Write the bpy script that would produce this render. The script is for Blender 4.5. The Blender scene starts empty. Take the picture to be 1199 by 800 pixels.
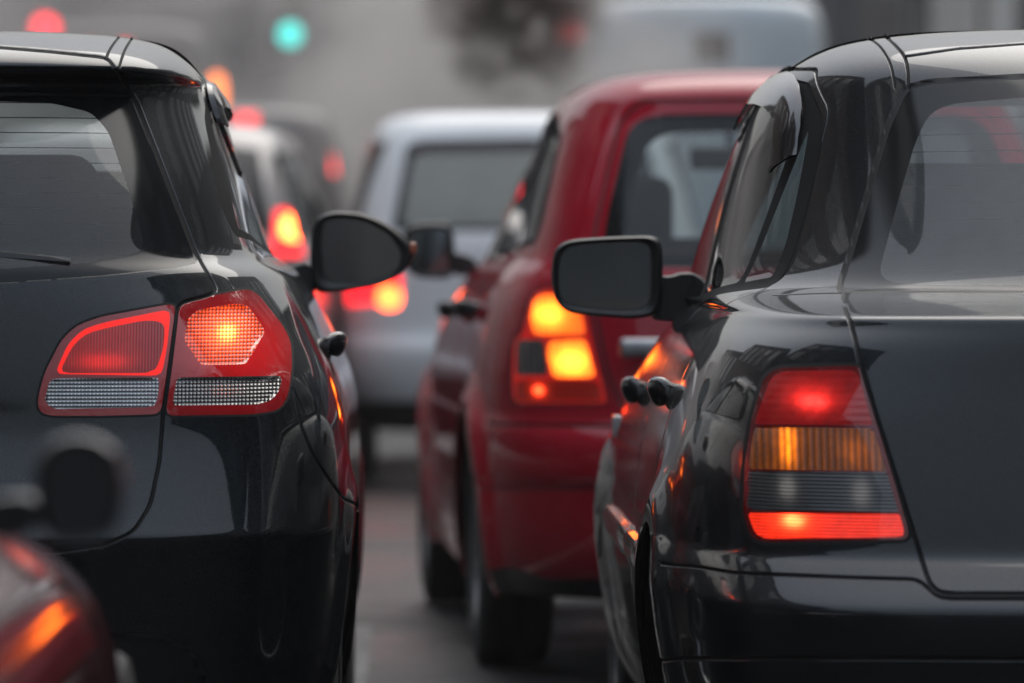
import bpy, bmesh, math, random
import numpy as np
from mathutils import Vector, Matrix
R_ = math.radians
random.seed(7)
scene = bpy.context.scene
COL = scene.collection

# ------------------------------------------------------------------ camera, sky, sun, exposure
EYE = 1.10                      # lens height above the road
F = 6000.0                      # focal length in photo pixels (180 mm on a full frame)
PX, PY = 475.0, 300.0           # where the street vanishes in the photo
cam = bpy.data.cameras.new('camera')
cam.sensor_width = 36.0
cam.lens = F * 36 / 1199
cam.shift_x = (599.5 - PX) / 1199
cam.shift_y = -(400 - PY) / 1199
cam.clip_end = 2000
cam.dof.use_dof = True
cam.dof.focus_distance = 8.85
cam.dof.aperture_fstop = 3.7
camo = bpy.data.objects.new('camera', cam)
camo.location = (0, 0, EYE)
camo.rotation_euler = (R_(90), 0, 0)
COL.objects.link(camo)
scene.camera = camo

SUN_EL, SUN_ROT = 52, 24
world = bpy.data.worlds.new('World')
scene.world = world
world.use_nodes = True
wn = world.node_tree
sky = wn.nodes.new('ShaderNodeTexSky')
sky.sky_type = 'NISHITA'
sky.sun_disc = False
sky.sun_elevation = R_(SUN_EL)
sky.sun_rotation = R_(SUN_ROT)
sky.air_density = 1.0
sky.dust_density = 4.0
hs = wn.nodes.new('ShaderNodeHueSaturation')     # overcast: the blue is mostly gone
hs.inputs['Saturation'].default_value = 1.15
wn.links.new(sky.outputs[0], hs.inputs['Color'])
gm_ = wn.nodes.new('ShaderNodeGamma')                # cloud spreads the glare round the sun over the whole sky
gm_.inputs[1].default_value = 0.30
wn.links.new(hs.outputs[0], gm_.inputs[0])
# overcast skies are brightest overhead and dim towards the horizon
tcw = wn.nodes.new('ShaderNodeTexCoord'); spw = wn.nodes.new('ShaderNodeSeparateXYZ')
wn.links.new(tcw.outputs['Generated'], spw.inputs[0])
def wmath(op, a, b, clamp=False):
    d = wn.nodes.new('ShaderNodeMath'); d.operation = op; d.use_clamp = clamp
    for q, sck in ((a, d.inputs[0]), (b, d.inputs[1])):
        if isinstance(q, (int, float)): sck.default_value = q
        else: wn.links.new(q, sck)
    return d.outputs[0]
lift = wmath('ADD', 0.75, wmath('MULTIPLY', wmath('POWER', wmath('MAXIMUM', spw.outputs[2], 0.0), 1.3), 2.6))
vmw = wn.nodes.new('ShaderNodeVectorMath'); vmw.operation = 'SCALE'
wn.links.new(gm_.outputs[0], vmw.inputs[0]); wn.links.new(lift, vmw.inputs['Scale'])
wn.links.new(vmw.outputs[0], wn.nodes['Background'].inputs[0])
wn.nodes['Background'].inputs[1].default_value = 0.15
sl = bpy.data.lights.new('sun', 'SUN')
sl.energy = 0.6
sl.angle = R_(60)
sl.color = (1, 0.96, 0.9)
so = bpy.data.objects.new('sun', sl)
COL.objects.link(so)
az = R_(SUN_ROT)
dsun = Vector((math.sin(az) * math.cos(R_(SUN_EL)), math.cos(az) * math.cos(R_(SUN_EL)), math.sin(R_(SUN_EL))))
so.rotation_euler = (-dsun).to_track_quat('-Z', 'Y').to_euler()
scene.view_settings.view_transform = 'Standard'
scene.view_settings.look = 'None'
scene.view_settings.gamma = 1
scene.view_settings.exposure = 1.08
scene.cycles.use_denoising = True
scene.cycles.max_bounces = 10
scene.cycles.transparent_max_bounces = 24
scene.cycles.volume_bounces = 0
scene.cycles.sample_clamp_indirect = 6
scene.cycles.caustics_reflective = False
scene.cycles.caustics_refractive = False

# ------------------------------------------------------------------ materials
class NT:
    def __init__(s, name):
        s.m = bpy.data.materials.new(name)
        s.m.use_nodes = True
        s.t = s.m.node_tree
        s.b = s.t.nodes['Principled BSDF']
        s.out = s.t.nodes['Material Output']
    def n(s, kind, **kw):
        d = s.t.nodes.new(kind)
        for k, v in kw.items():
            setattr(d, k, v)
        return d
    def l(s, a, b):
        s.t.links.new(a, b)
    def val(s, x, sock):
        if isinstance(x, (int, float)):
            sock.default_value = x
        else:
            s.l(x, sock)
    def math(s, op, a, b=0.0, c=0.0, clamp=False):
        d = s.n('ShaderNodeMath', operation=op, use_clamp=clamp)
        s.val(a, d.inputs[0]); s.val(b, d.inputs[1]); s.val(c, d.inputs[2])
        return d.outputs[0]
    def noise(s, scale, detail=2, coord='Object', rough=0.5, stretch=None):
        tc = s.n('ShaderNodeTexCoord')
        nz = s.n('ShaderNodeTexNoise')
        nz.inputs['Scale'].default_value = scale
        nz.inputs['Detail'].default_value = detail
        nz.inputs['Roughness'].default_value = rough
        if stretch:
            mp = s.n('ShaderNodeMapping')
            mp.inputs['Scale'].default_value = stretch
            s.l(tc.outputs[coord], mp.inputs[0]); s.l(mp.outputs[0], nz.inputs['Vector'])
        else:
            s.l(tc.outputs[coord], nz.inputs['Vector'])
        return nz.outputs['Fac']
    def ramp(s, fac, stops):
        r = s.n('ShaderNodeValToRGB')
        e = r.color_ramp.elements
        while len(e) > 1:
            e.remove(e[-1])
        for i, (p, c) in enumerate(stops):
            if i == 0:
                e[0].position = p; q = e[0]
            else:
                q = e.new(p)
            q.color = c if len(c) == 4 else (*c, 1)
        s.l(fac, r.inputs[0])
        return r.outputs[0]
    def bump(s, h, strength=0.2, dist=0.01):
        b = s.n('ShaderNodeBump')
        b.inputs['Strength'].default_value = strength
        b.inputs['Distance'].default_value = dist
        s.l(h, b.inputs['Height'])
        return b.outputs[0]

def plain(name, col, rough=0.5, metal=0.0, coat=0.0, var=0.25, scale=12, spec=0.5, bump=0.0, bscale=200):
    k = NT(name)
    f = k.noise(scale, 4)
    lo = tuple(c * (1 - var) for c in col); hi = tuple(min(1, c * (1 + var)) for c in col)
    k.l(k.ramp(f, [(0.3, lo), (0.7, hi)]), k.b.inputs['Base Color'])
    k.b.inputs['Roughness'].default_value = rough
    k.b.inputs['Metallic'].default_value = metal
    k.b.inputs['Coat Weight'].default_value = coat
    k.b.inputs['Specular IOR Level'].default_value = spec
    k.b.inputs['Coat Roughness'].default_value = 0.03
    if bump:
        k.l(k.bump(k.noise(bscale, 3), bump, 0.004), k.b.inputs['Normal'])
    return k.m

def paint(name, col, metal=0.5, rough=0.32, flake=0.5, coat=1.0, dirt=0.5, grime=(0.10, 0.095, 0.09), spec=0.0):
    """metallic car paint: flakes, clear coat, a film of road dirt low down and in patches"""
    k = NT(name)
    fl = k.noise(900, 1)
    lo = tuple(c * (1 - flake) for c in col); hi = tuple(min(1, c * (1 + flake)) for c in col)
    c = k.ramp(fl, [(0.35, lo), (0.68, hi)])
    tc = k.n('ShaderNodeTexCoord'); sp = k.n('ShaderNodeSeparateXYZ')
    k.l(tc.outputs['Object'], sp.inputs[0])
    low = k.math('SUBTRACT', 1.0, k.math('DIVIDE', sp.outputs[2], 0.75), clamp=True)
    pat = k.noise(5, 6, rough=0.65)
    d = k.math('MULTIPLY', k.math('ADD', k.math('MULTIPLY', low, 1.4), 0.10), pat, clamp=True)
    d = k.math('MULTIPLY', d, dirt, clamp=True)
    spk = k.noise(260, 2)
    spk = k.math('MULTIPLY', k.math('GREATER_THAN', spk, 0.72), 0.22 * dirt)
    d = k.math('MAXIMUM', d, spk)
    mx = k.n('ShaderNodeMix', data_type='RGBA')
    k.l(d, mx.inputs['Factor']); k.l(c, mx.inputs['A']); mx.inputs['B'].default_value = (*grime, 1)
    k.l(mx.outputs['Result'], k.b.inputs['Base Color'])
    k.l(k.math('MULTIPLY', k.math('SUBTRACT', 1.0, d), metal), k.b.inputs['Metallic'])
    k.b.inputs['Roughness'].default_value = rough
    k.l(k.math('MULTIPLY', k.math('SUBTRACT', 1.0, k.math('MULTIPLY', d, 1.3, clamp=True)), coat), k.b.inputs['Coat Weight'])
    k.l(k.math('ADD', 0.045, k.math('MULTIPLY', pat, 0.10 * dirt)), k.b.inputs['Coat Roughness'])
    k.b.inputs['Coat IOR'].default_value = 1.5
    k.b.inputs['Specular IOR Level'].default_value = spec
    return k.m

def glass(name, tint=(0.55, 0.6, 0.6), lines=None, dust=0.04):
    """thin window glass: tinted see-through sheet with a mirror reflection and a little dust"""
    k = NT(name)
    tr = k.n('ShaderNodeBsdfTransparent')
    gl = k.n('ShaderNodeBsdfGlossy'); gl.inputs['Roughness'].default_value = 0.015
    df = k.n('ShaderNodeBsdfDiffuse'); df.inputs['Color'].default_value = (0.36, 0.39, 0.395, 1)
    fr = k.n('ShaderNodeFresnel'); geo = k.n('ShaderNodeNewGeometry')
    k.l(k.math('SUBTRACT', 1.5, k.math('MULTIPLY', geo.outputs['Backfacing'], 1.5 - 1 / 1.5)), fr.inputs['IOR'])
    m1 = k.n('ShaderNodeMixShader'); m2 = k.n('ShaderNodeMixShader')
    fac = k.math('MULTIPLY', k.math('ADD', .75, k.math('MULTIPLY', k.noise(18, 3), .5)), dust)
    k.l(fac, m1.inputs[0]); k.l(tr.outputs[0], m1.inputs[1]); k.l(df.outputs[0], m1.inputs[2])
    k.l(k.math('MULTIPLY', fr.outputs[0], 1.0, clamp=True), m2.inputs[0])
    k.l(m1.outputs[0], m2.inputs[1]); k.l(gl.outputs[0], m2.inputs[2])
    if lines:
        tc = k.n('ShaderNodeTexCoord'); sp = k.n('ShaderNodeSeparateXYZ')
        k.l(tc.outputs['Object'], sp.inputs[0])
        fz = k.math('FRACT', k.math('DIVIDE', sp.outputs[2], lines))
        ln = k.math('LESS_THAN', fz, 0.075)
        mx = k.n('ShaderNodeMix', data_type='RGBA')
        k.l(ln, mx.inputs['Factor']); mx.inputs['A'].default_value = (*tint, 1); mx.inputs['B'].default_value = (0.12, 0.12, 0.12, 1)
        k.l(mx.outputs['Result'], tr.inputs['Color'])
    else:
        tr.inputs['Color'].default_value = (*tint, 1)
    k.l(m2.outputs[0], k.out.inputs['Surface'])
    return k.m

LAMP = 0.85
def lens(name, base, emit=(1, 0.05, 0.015), bulbs=(), amb=0.0, flute=(0, 0), rough=0.15, contrast=0.6, spark=0.0, metal=0.0, coat=1.0, relief=.35):
    """lamp lens: moulded flutes over a reflector; a lit bulb behind it glows through.
    bulbs: (t, z, radius_t, radius_z, strength) in car coordinates"""
    k = NT(name)
    tc = k.n('ShaderNodeTexCoord'); sp = k.n('ShaderNodeSeparateXYZ')
    k.l(tc.outputs['Object'], sp.inputs[0])
    ax = k.math('ABSOLUTE', sp.outputs[0]); zz = sp.outputs[2]
    nz = k.noise(70, 3)
    pat = k.math('ADD', 0.75, k.math('MULTIPLY', nz, 0.5))
    if spark:
        pat = k.math('MULTIPLY', pat, k.math('ADD', 1 - spark, k.math('MULTIPLY', k.math('POWER', k.noise(45, 4, rough=.7), 2.0), spark * 4)))
    hgt = nz
    if flute[0]:
        sx = k.math('SINE', k.math('MULTIPLY', ax, 2 * math.pi / flute[0]))
        pat = k.math('MULTIPLY', pat, k.math('ADD', 1 - contrast / 2, k.math('MULTIPLY', sx, contrast / 2)))
        hgt = sx
    if flute[1]:
        sz = k.math('SINE', k.math('MULTIPLY', zz, 2 * math.pi / flute[1]))
        pat = k.math('MULTIPLY', pat, k.math('ADD', 1 - contrast / 2, k.math('MULTIPLY', sz, contrast / 2)))
        hgt = k.math('ADD', hgt, sz) if flute[0] else sz
    e = amb
    for (bx, bz, rx, rz, st) in bulbs:
        dx = k.math('DIVIDE', k.math('SUBTRACT', ax, bx), rx); dz = k.math('DIVIDE', k.math('SUBTRACT', zz, bz), rz)
        d2 = k.math('ADD', k.math('MULTIPLY', dx, dx), k.math('MULTIPLY', dz, dz))
        g = k.math('DIVIDE', st, k.math('ADD', 1.0, k.math('MULTIPLY', d2, d2)))
        e = k.math('ADD', e, g)
    if not isinstance(e, (int, float)) or e > 0:
        k.val(k.math('MULTIPLY', k.math('MULTIPLY', e, pat), LAMP), k.b.inputs['Emission Strength'])
        k.b.inputs['Emission Color'].default_value = (*emit, 1)
    lo = tuple(c * 0.35 for c in base)
    k.l(k.ramp(pat, [(0.15, lo), (0.9, base)]), k.b.inputs['Base Color'])
    k.b.inputs['Roughness'].default_value = rough
    k.b.inputs['Metallic'].default_value = metal
    k.b.inputs['Coat Weight'].default_value = coat
    k.b.inputs['Coat Roughness'].default_value = 0.02
    k.l(k.bump(hgt, relief, 0.003), k.b.inputs['Normal'])
    return k.m

def glow(name, col, st):
    k = NT(name)
    k.b.inputs['Base Color'].default_value = (*[c * 0.3 for c in col], 1)
    k.b.inputs['Emission Color'].default_value = (*col, 1)
    k.l(k.math('MULTIPLY', k.math('ADD', 0.85, k.math('MULTIPLY', k.noise(60, 2), 0.3)), st), k.b.inputs['Emission Strength'])
    return k.m

M = {}
M['gap'] = plain('panel_gap_rubber', (0.006, 0.006, 0.006), 0.8)
M['rubber'] = plain('black_rubber', (0.012, 0.012, 0.012), 0.55)
M['plastic'] = plain('black_trim_plastic', (0.014, 0.015, 0.016), 0.42, bump=0.15, bscale=500)
M['plastic_gloss'] = plain('glossy_black_plastic', (0.008, 0.009, 0.010), 0.25, coat=0.6, var=0.2)
M['tyre'] = plain('tyre_rubber', (0.022, 0.022, 0.022), 0.75, bump=0.3, bscale=60)
M['rim'] = plain('wheel_alloy', (0.32, 0.33, 0.34), 0.35, metal=0.9)
M['frit'] = plain('black_ceramic_glass_border', (0.008, 0.010, 0.011), 0.12, coat=0, var=0.1, spec=.3)
M['frame_matte'] = plain('matt_black_window_frame', (0.010, 0.011, 0.012), 0.7, spec=.15)
M['fabric'] = plain('dark_seat_cloth', (0.030, 0.032, 0.034), 0.9, bump=0.4, bscale=400)
M['cabin'] = plain('dark_cabin_lining', (0.028, 0.028, 0.029), 0.9)
M['mirror_glass'] = plain('mirror_glass', (0.45, 0.48, 0.49), 0.02, metal=1.0, var=0.03)
M['chrome'] = plain('bright_metal', (0.6, 0.6, 0.6), 0.18, metal=1.0)
M['visor'] = plain('smoked_visor_plastic', (0.010, 0.010, 0.011), 0.15, coat=1.0)
M['glass_rear'] = glass('rear_window_glass', (0.78, 0.84, 0.84), lines=0.0262, dust=.07)
M['glass_tint'] = glass('tinted_side_glass', (0.42, 0.46, 0.46))
M['glass_front'] = glass('windscreen_glass', (0.85, 0.9, 0.9))
M['glass_dark'] = glass('dark_privacy_glass', (0.18, 0.20, 0.21), dust=0.08)

# ------------------------------------------------------------------ small mesh helpers
def tag(o, label=None, cat=None, group=None, kind=None):
    if label: o['label'] = label
    if cat: o['category'] = cat
    if group: o['group'] = group
    if kind: o['kind'] = kind
    return o
def empty(name, loc=(0, 0, 0), rz=0.0):
    o = bpy.data.objects.new(name, None)
    o.location = loc; o.rotation_euler = (0, 0, rz)
    o.empty_display_size = 0.2
    COL.objects.link(o)
    return o
def link(name, me, mats, parent=None):
    o = bpy.data.objects.new(name, me)
    for m in (mats if isinstance(mats, (list, tuple)) else [mats]):
        me.materials.append(m)
    COL.objects.link(o)
    if parent: o.parent = parent
    return o
def bobj(name, bm, mats, parent=None, smooth=True):
    bmesh.ops.recalc_face_normals(bm, faces=bm.faces)
    me = bpy.data.meshes.new(name)
    bm.to_mesh(me); bm.free()
    if smooth:
        me.shade_smooth()
        try: me.set_sharp_from_angle(angle=R_(38))
        except Exception: pass
    return link(name, me, mats, parent)
def box(bm, c, s, bev=0.0, seg=3, rot=None, mat=0):
    r = bmesh.ops.create_cube(bm, size=1.0)
    vs = r['verts']
    bmesh.ops.scale(bm, vec=s, verts=vs)
    if bev > 0:
        es = list({e for v in vs for e in v.link_edges})
        q = bmesh.ops.bevel(bm, geom=es, offset=bev, segments=seg, profile=0.5, affect='EDGES')
        vs = list({v for f in q['faces'] for v in f.verts} | {v for v in vs if v.is_valid})
    if rot is not None:
        bmesh.ops.rotate(bm, cent=(0, 0, 0), matrix=rot, verts=vs)
    bmesh.ops.translate(bm, vec=c, verts=vs)
    for f in {f for v in vs for f in v.link_faces}: f.material_index = mat
    return vs
def loft(bm, rings, cap0=True, cap1=True, closed=True, mat=0):
    vr = [[bm.verts.new(p) for p in r] for r in rings]
    n = len(rings[0])
    for a, b in zip(vr[:-1], vr[1:]):
        for i in range(n if closed else n - 1):
            j = (i + 1) % n
            f = bm.faces.new((a[i], a[j], b[j], b[i])); f.material_index = mat
    if cap0: bm.faces.new(vr[0][::-1]).material_index = mat
    if cap1: bm.faces.new(vr[-1]).material_index = mat
    return vr
def tube(bm, pts, rad, n=10, mat=0):
    pts = [Vector(p) for p in pts]
    rads = rad if isinstance(rad, (list, tuple)) else [rad] * len(pts)
    rings = []
    for i, p in enumerate(pts):
        d = (pts[min(i + 1, len(pts) - 1)] - pts[max(i - 1, 0)]).normalized()
        a = d.orthogonal().normalized()
        if i and prev.length > 0:
            a = (prev - d * prev.dot(d)).normalized()
        prev = a
        b = d.cross(a)
        rings.append([p + (a * math.cos(2 * math.pi * k / n) + b * math.sin(2 * math.pi * k / n)) * rads[i] for k in range(n)])
    loft(bm, rings, mat=mat)
def lathe_x(bm, prof, n=48, c=(0, 0, 0), mat=0):
    """revolve (x, r) profile about the x axis"""
    rings = []
    for (x, r) in prof:
        rings.append([(c[0] + x, c[1] + r * math.cos(2 * math.pi * k / n), c[2] + r * math.sin(2 * math.pi * k / n)) for k in range(n)])
    loft(bm, rings, False, False, mat=mat)

# ------------------------------------------------------------------ 2-D fields
def chaikin(p, k=2, closed=True):
    p = np.array(p, float)
    for _ in range(k):
        q = np.roll(p, -1, 0) if closed else p[1:]
        a = p if closed else p[:-1]
        r = np.empty((2 * len(a), 2))
        r[0::2] = .75 * a + .25 * q; r[1::2] = .25 * a + .75 * q
        p = r if closed else np.vstack([p[:1], r, p[-1:]])
    return p
def rnd(p, r, closed=True, m=5):
    """polygon or polyline with its corners rounded by about r"""
    p = np.array(p, float)
    if r <= 0: return p
    n = len(p); out = []
    for i in range(n):
        if not closed and i in (0, n - 1):
            out.append(p[i]); continue
        a, b, c = p[i - 1], p[i], p[(i + 1) % n]
        la, lc = np.linalg.norm(a - b), np.linalg.norm(c - b)
        q = b + (a - b) / la * min(r, .48 * la); w = b + (c - b) / lc * min(r, .48 * lc)
        for k in range(m):
            t = k / (m - 1)
            out.append((1 - t) ** 2 * q + 2 * t * (1 - t) * b + t * t * w)
    return np.array(out)
def sdpoly(x, y, P):
    n = len(P); d = np.full(x.shape, 1e18); ins = np.zeros(x.shape, bool)
    for i in range(n):
        ax, ay = P[i]; bx, by = P[(i + 1) % n]
        ex, ey = bx - ax, by - ay
        h = np.clip(((x - ax) * ex + (y - ay) * ey) / max(ex * ex + ey * ey, 1e-12), 0, 1)
        d = np.minimum(d, (x - ax - h * ex) ** 2 + (y - ay - h * ey) ** 2)
        if ay != by:
            ins ^= ((ay > y) != (by > y)) & (x < (bx - ax) * (y - ay) / (by - ay) + ax)
    return np.where(ins, -1, 1) * np.sqrt(d)
def sdcurve(x, y, P):
    d = np.full(x.shape, 1e18); s = np.ones(x.shape)
    for i in range(len(P) - 1):
        ax, ay = P[i]; bx, by = P[i + 1]
        ex, ey = bx - ax, by - ay
        h = np.clip(((x - ax) * ex + (y - ay) * ey) / max(ex * ex + ey * ey, 1e-12), 0, 1)
        q = (x - ax - h * ex) ** 2 + (y - ay - h * ey) ** 2
        c = ex * (y - ay) - ey * (x - ax)
        b = q < d
        d = np.where(b, q, d); s = np.where(b, np.where(c >= 0, 1, -1), s)
    return s * np.sqrt(d)
def sstep(a, b, x):
    t = np.clip((x - a) / (b - a), 0, 1)
    return t * t * (3 - 2 * t)

# ------------------------------------------------------------------ car bodies
# A body is a stack of plan outlines: each row gives height Z, half width W, rear face R, depth D and squareness n of the
# rear corner, front face FR, depth DF and squareness NF of the front corner. The rows are the controls of a cubic B-spline.
class Car:
    def __init__(s, root_name, rows, loc, rz=0.0, side=1, bow=0.04, fbow=0.10, zmax=None):
        rows = np.array(rows, float)
        s.N = len(rows)
        s.C = np.vstack([2 * rows[0] - rows[1], rows, 2 * rows[-1] - rows[-2]])
        s.loc, s.rz, s.side, s.bow, s.fbow = loc, rz, side, bow, fbow
        s.feats = []
        s.root = empty(root_name, loc, rz)
        s.mats = {}
    def world(s, x, y, z):
        c, q = math.cos(s.rz), math.sin(s.rz)
        return s.loc[0] + c * x - q * y, s.loc[1] + q * x + c * y, s.loc[2] + z
    def local_px(s, px, py, l):
        """point seen at photo pixel (px, py), at local depth l"""
        Y = s.loc[1] + l
        for _ in range(4):
            X = (px - PX) * Y / F
            dx, dy = X - s.loc[0], Y - s.loc[1]
            c, q = math.cos(s.rz), math.sin(s.rz)
            lx, ly = c * dx + q * dy, -q * dx + c * dy
            Y += (l - ly)
        return lx, l, EYE - (py - PY) * Y / F
    def base(s, u, v):
        v = np.clip(v, 0, s.N - 1)
        i = np.minimum(v.astype(int), s.N - 2)
        f = (v - i)[:, None]
        w0 = (1 - f) ** 3 / 6; w1 = (3 * f ** 3 - 6 * f ** 2 + 4) / 6; w2 = (-3 * f ** 3 + 3 * f ** 2 + 3 * f + 1) / 6; w3 = f ** 3 / 6
        q = w0 * s.C[i] + w1 * s.C[i + 1] + w2 * s.C[i + 2] + w3 * s.C[np.minimum(i + 3, s.N + 1)]
        Z, W, Rr, D, n, Fr, DF, NF = q.T
        t = np.empty_like(u); l = np.empty_like(u)
        a = u <= 1
        ps = np.where(a, u, 0.5) * math.pi / 2
        sn, cs = np.sin(ps), np.cos(ps)
        rho = (np.abs(sn) ** n + np.abs(cs) ** n) ** (-1 / n)
        tr = W * rho * sn; lr = Rr + D * (1 - rho * cs) + s.bow * sn * sn
        ls0 = Rr + D + s.bow; ls1 = Fr - DF - s.fbow
        k = np.clip(u - 1, 0, 1)
        lsd = ls0 + (ls1 - ls0) * k
        pf = np.clip(3 - u, 0, 1) * math.pi / 2
        sn, cs = np.sin(pf), np.cos(pf)
        rho = (np.abs(sn) ** NF + np.abs(cs) ** NF) ** (-1 / NF)
        tf = W * rho * sn; lf = Fr - DF * (1 - rho * cs) - s.fbow * sn * sn
        t = np.where(a, tr, np.where(u <= 2, W, tf)); l = np.where(a, lr, np.where(u <= 2, lsd, lf))
        return t, l, Z
    def state(s, uv):
        u, v = uv[:, 0], uv[:, 1]
        t, l, z = s.base(u, v)
        X, Y, Zw = s.world(s.side * t, l, z)
        return dict(u=u, v=v, t=t, l=l, z=z, px=PX + F * X / Y, py=PY - F * (Zw - EYE) / Y, k=Y / F)
    # fields
    def rear(s, pts, lmax=0.9, k=2, lmin=-9):
        P = rnd(pts, k * 5)
        return lambda S: np.maximum(np.maximum(sdpoly(S['px'], S['py'], P) * S['k'], S['l'] - lmax), lmin - S['l'])
    def rear_line(s, pts, lmax=0.9, k=2):
        P = rnd(pts, k * 5, False)
        def g(S):
            d = sdcurve(S['px'], S['py'], P) * S['k']
            return np.where(S['l'] > lmax, 9.0, d)
        return g
    def rear_loc(s, pts, lmax=0.9, k=2):
        P = rnd(pts, k * .02)
        return lambda S: np.maximum(sdpoly(S['t'], S['z'], P), S['l'] - lmax)
    def sidep(s, pts, tmin=0.4, k=1):
        P = rnd(pts, k * .03)
        return lambda S: np.maximum(sdpoly(S['l'], S['z'], P), tmin - S['t'])
    def side_line(s, pts, tmin=0.4, k=1):
        P = rnd(pts, k * .03, False)
        return lambda S: np.where(S['t'] < tmin, 9.0, sdcurve(S['l'], S['z'], P))
    def front(s, pts, k=1):
        P = rnd(pts, k * .02)
        return lambda S: np.maximum(sdpoly(S['t'], S['z'], P), (2.02 - S['u']) * 0.5)
    # features
    def region(s, label, g, off=0.0, ramp=0.004, only=None):
        s.feats.append(('region', label, g, off, ramp, only))
    def groove(s, g, w=0.0022, depth=0.0045, only=None):
        s.feats.append(('groove', None, g, w, depth, only))
    def edge_groove(s, g, w=0.0028, depth=0.006):
        s.feats.append(('groove', None, g, w, depth, None))
    def hole(s, g):
        s.feats.append(('region', 'HOLE', g, 0, 0, None))
    def swell(s, g):
        s.feats.append(('swell', None, g, 0, 0, None))
    def disp(s, S):
        d = np.zeros(len(S['t']))
        for kind, lab, g, a, b, only in s.feats:
            if kind == 'swell':
                d += g(S)
            elif kind == 'groove':
                x = np.abs(g(S))
                d -= b * (1 - sstep(a * 0.5, a * 1.9, x))
            elif kind == 'region' and a:
                d += a * sstep(0, b, -g(S))
        return d
    def pos(s, uv):
        S = s.state(uv)
        e = 1e-4
        def B(du, dv):
            return np.stack(s.base(uv[:, 0] + du, np.clip(uv[:, 1] + dv, 0, s.N - 1)), 1)
        nu = B(e, 0) - B(-e, 0); nv = B(0, e * 20) - B(0, -e * 20)
        n = np.cross(nu, nv); n /= np.maximum(np.linalg.norm(n, axis=1, keepdims=True), 1e-12)
        d = s.disp(S)
        return np.stack([S['t'], S['l'], S['z']], 1) + n * d[:, None], n
    def build(s, nu=(110, 28, 40), per=7, vcut=None):
        us = np.concatenate([np.linspace(0, 1, nu[0], endpoint=False), np.linspace(1, 2, nu[1], endpoint=False), np.linspace(2, 3, nu[2])])
        vs = np.linspace(0, s.N - 1, (s.N - 1) * per + 1)
        U, V = np.meshgrid(us, vs)
        uv = np.stack([U.ravel(), V.ravel()], 1)
        a, b = U.shape
        id_ = np.arange(a * b).reshape(a, b)
        q = [id_[:-1, :-1].ravel(), id_[:-1, 1:].ravel(), id_[1:, 1:].ravel(), id_[1:, :-1].ravel()]
        T = np.concatenate([np.stack([q[0], q[1], q[2]], 1), np.stack([q[0], q[2], q[3]], 1)])
        lab = np.full(len(T), 'body', dtype=object)
        gap = np.zeros(len(T), bool)
        def cut(g, near=None):
            nonlocal uv, T, lab, gap
            S = s.state(uv); f = g(S)
            f = np.where(np.abs(f) < 1e-5, 0.0, f)
            sg = np.sign(f)
            ts = sg[T]
            hot = (ts.max(1) > 0) & (ts.min(1) < 0)
            if near is not None:
                hot &= np.abs(f[T]).max(1) < near
            if not hot.any(): return
            H = T[hot]; hl = lab[hot]; hg = gap[hot]
            T = T[~hot]; lab = lab[~hot]; gap = gap[~hot]
            E = np.concatenate([H[:, [0, 1]], H[:, [1, 2]], H[:, [2, 0]]])
            E.sort(1)
            E = E[sg[E[:, 0]] * sg[E[:, 1]] < 0]
            E, inv = np.unique(E, axis=0, return_inverse=True)
            A, Bv = uv[E[:, 0]].copy(), uv[E[:, 1]].copy(); fa, fb = f[E[:, 0]].copy(), f[E[:, 1]].copy()
            for it in range(4):
                w = np.clip(fa / (fa - fb), 0.02, 0.98)[:, None]
                mid = A + (Bv - A) * w
                if it == 3: break
                fm = g(s.state(mid))
                same = np.sign(fm) == np.sign(fa)
                A = np.where(same[:, None], mid, A); fa = np.where(same, fm, fa)
                Bv = np.where(same[:, None], Bv, mid); fb = np.where(same, fb, fm)
                z = fa == fb
                fa = np.where(z, -1e-9 * np.sign(fb + 1e-30), fa)
            base = len(uv)
            uv = np.vstack([uv, mid])
            key = {(int(x), int(y)): base + i for i, (x, y) in enumerate(E)}
            nt, nl, ng = [], [], []
            for tri, L, G in zip(H.tolist(), hl, hg):
                c = [sg[i] for i in tri]
                m = [key.get((min(tri[i], tri[(i + 1) % 3]), max(tri[i], tri[(i + 1) % 3]))) if c[i] * c[(i + 1) % 3] < 0 else None for i in range(3)]
                poly = []
                loops = [[], []]
                for i in range(3):
                    if c[i] >= 0: loops[0].append(tri[i])
                    if c[i] <= 0: loops[1].append(tri[i])
                    if m[i] is not None:
                        loops[0].append(m[i]); loops[1].append(m[i])
                for lp in loops:
                    for j in range(1, len(lp) - 1):
                        nt.append((lp[0], lp[j], lp[j + 1])); nl.append(L); ng.append(G)
            T = np.vstack([T, np.array(nt)]); lab = np.concatenate([lab, np.array(nl, dtype=object)]); gap = np.concatenate([gap, np.array(ng, bool)])
        def inside(g):
            f = g(s.state(uv))
            m = f[T]
            k = np.abs(m).argmax(1)
            return m[np.arange(len(T)), k] < 0
        for kind, L, g, a_, b_, only in s.feats:
            if kind == 'region':
                cut(g)
                if a_: cut(lambda S, g=g, r=b_: g(S) + r)
                i = inside(g)
                if only: i &= np.isin(lab, only)
                lab[i] = L
            elif kind == 'groove':
                cut(g, near=0.09)
                cut(lambda S, g=g, w=a_: np.abs(g(S)) - w * 1.9)
                cut(lambda S, g=g, w=a_: np.abs(g(S)) - w * 1.3)
                gap[inside(lambda S, g=g, w=a_: np.abs(g(S)) - w * 1.3)] = True
        keep = lab != 'HOLE'
        if vcut is not None:
            pass
        T, lab, gap = T[keep], lab[keep], gap[keep]
        P, _ = s.pos(uv)
        e = 2.5e-5
        def Q(du, dv):
            return s.pos(np.stack([uv[:, 0] + du, np.clip(uv[:, 1] + dv, 0, s.N - 1)], 1))[0]
        nrm = np.cross(Q(e, 0) - Q(-e, 0), Q(0, e * 12) - Q(0, -e * 12))
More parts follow.
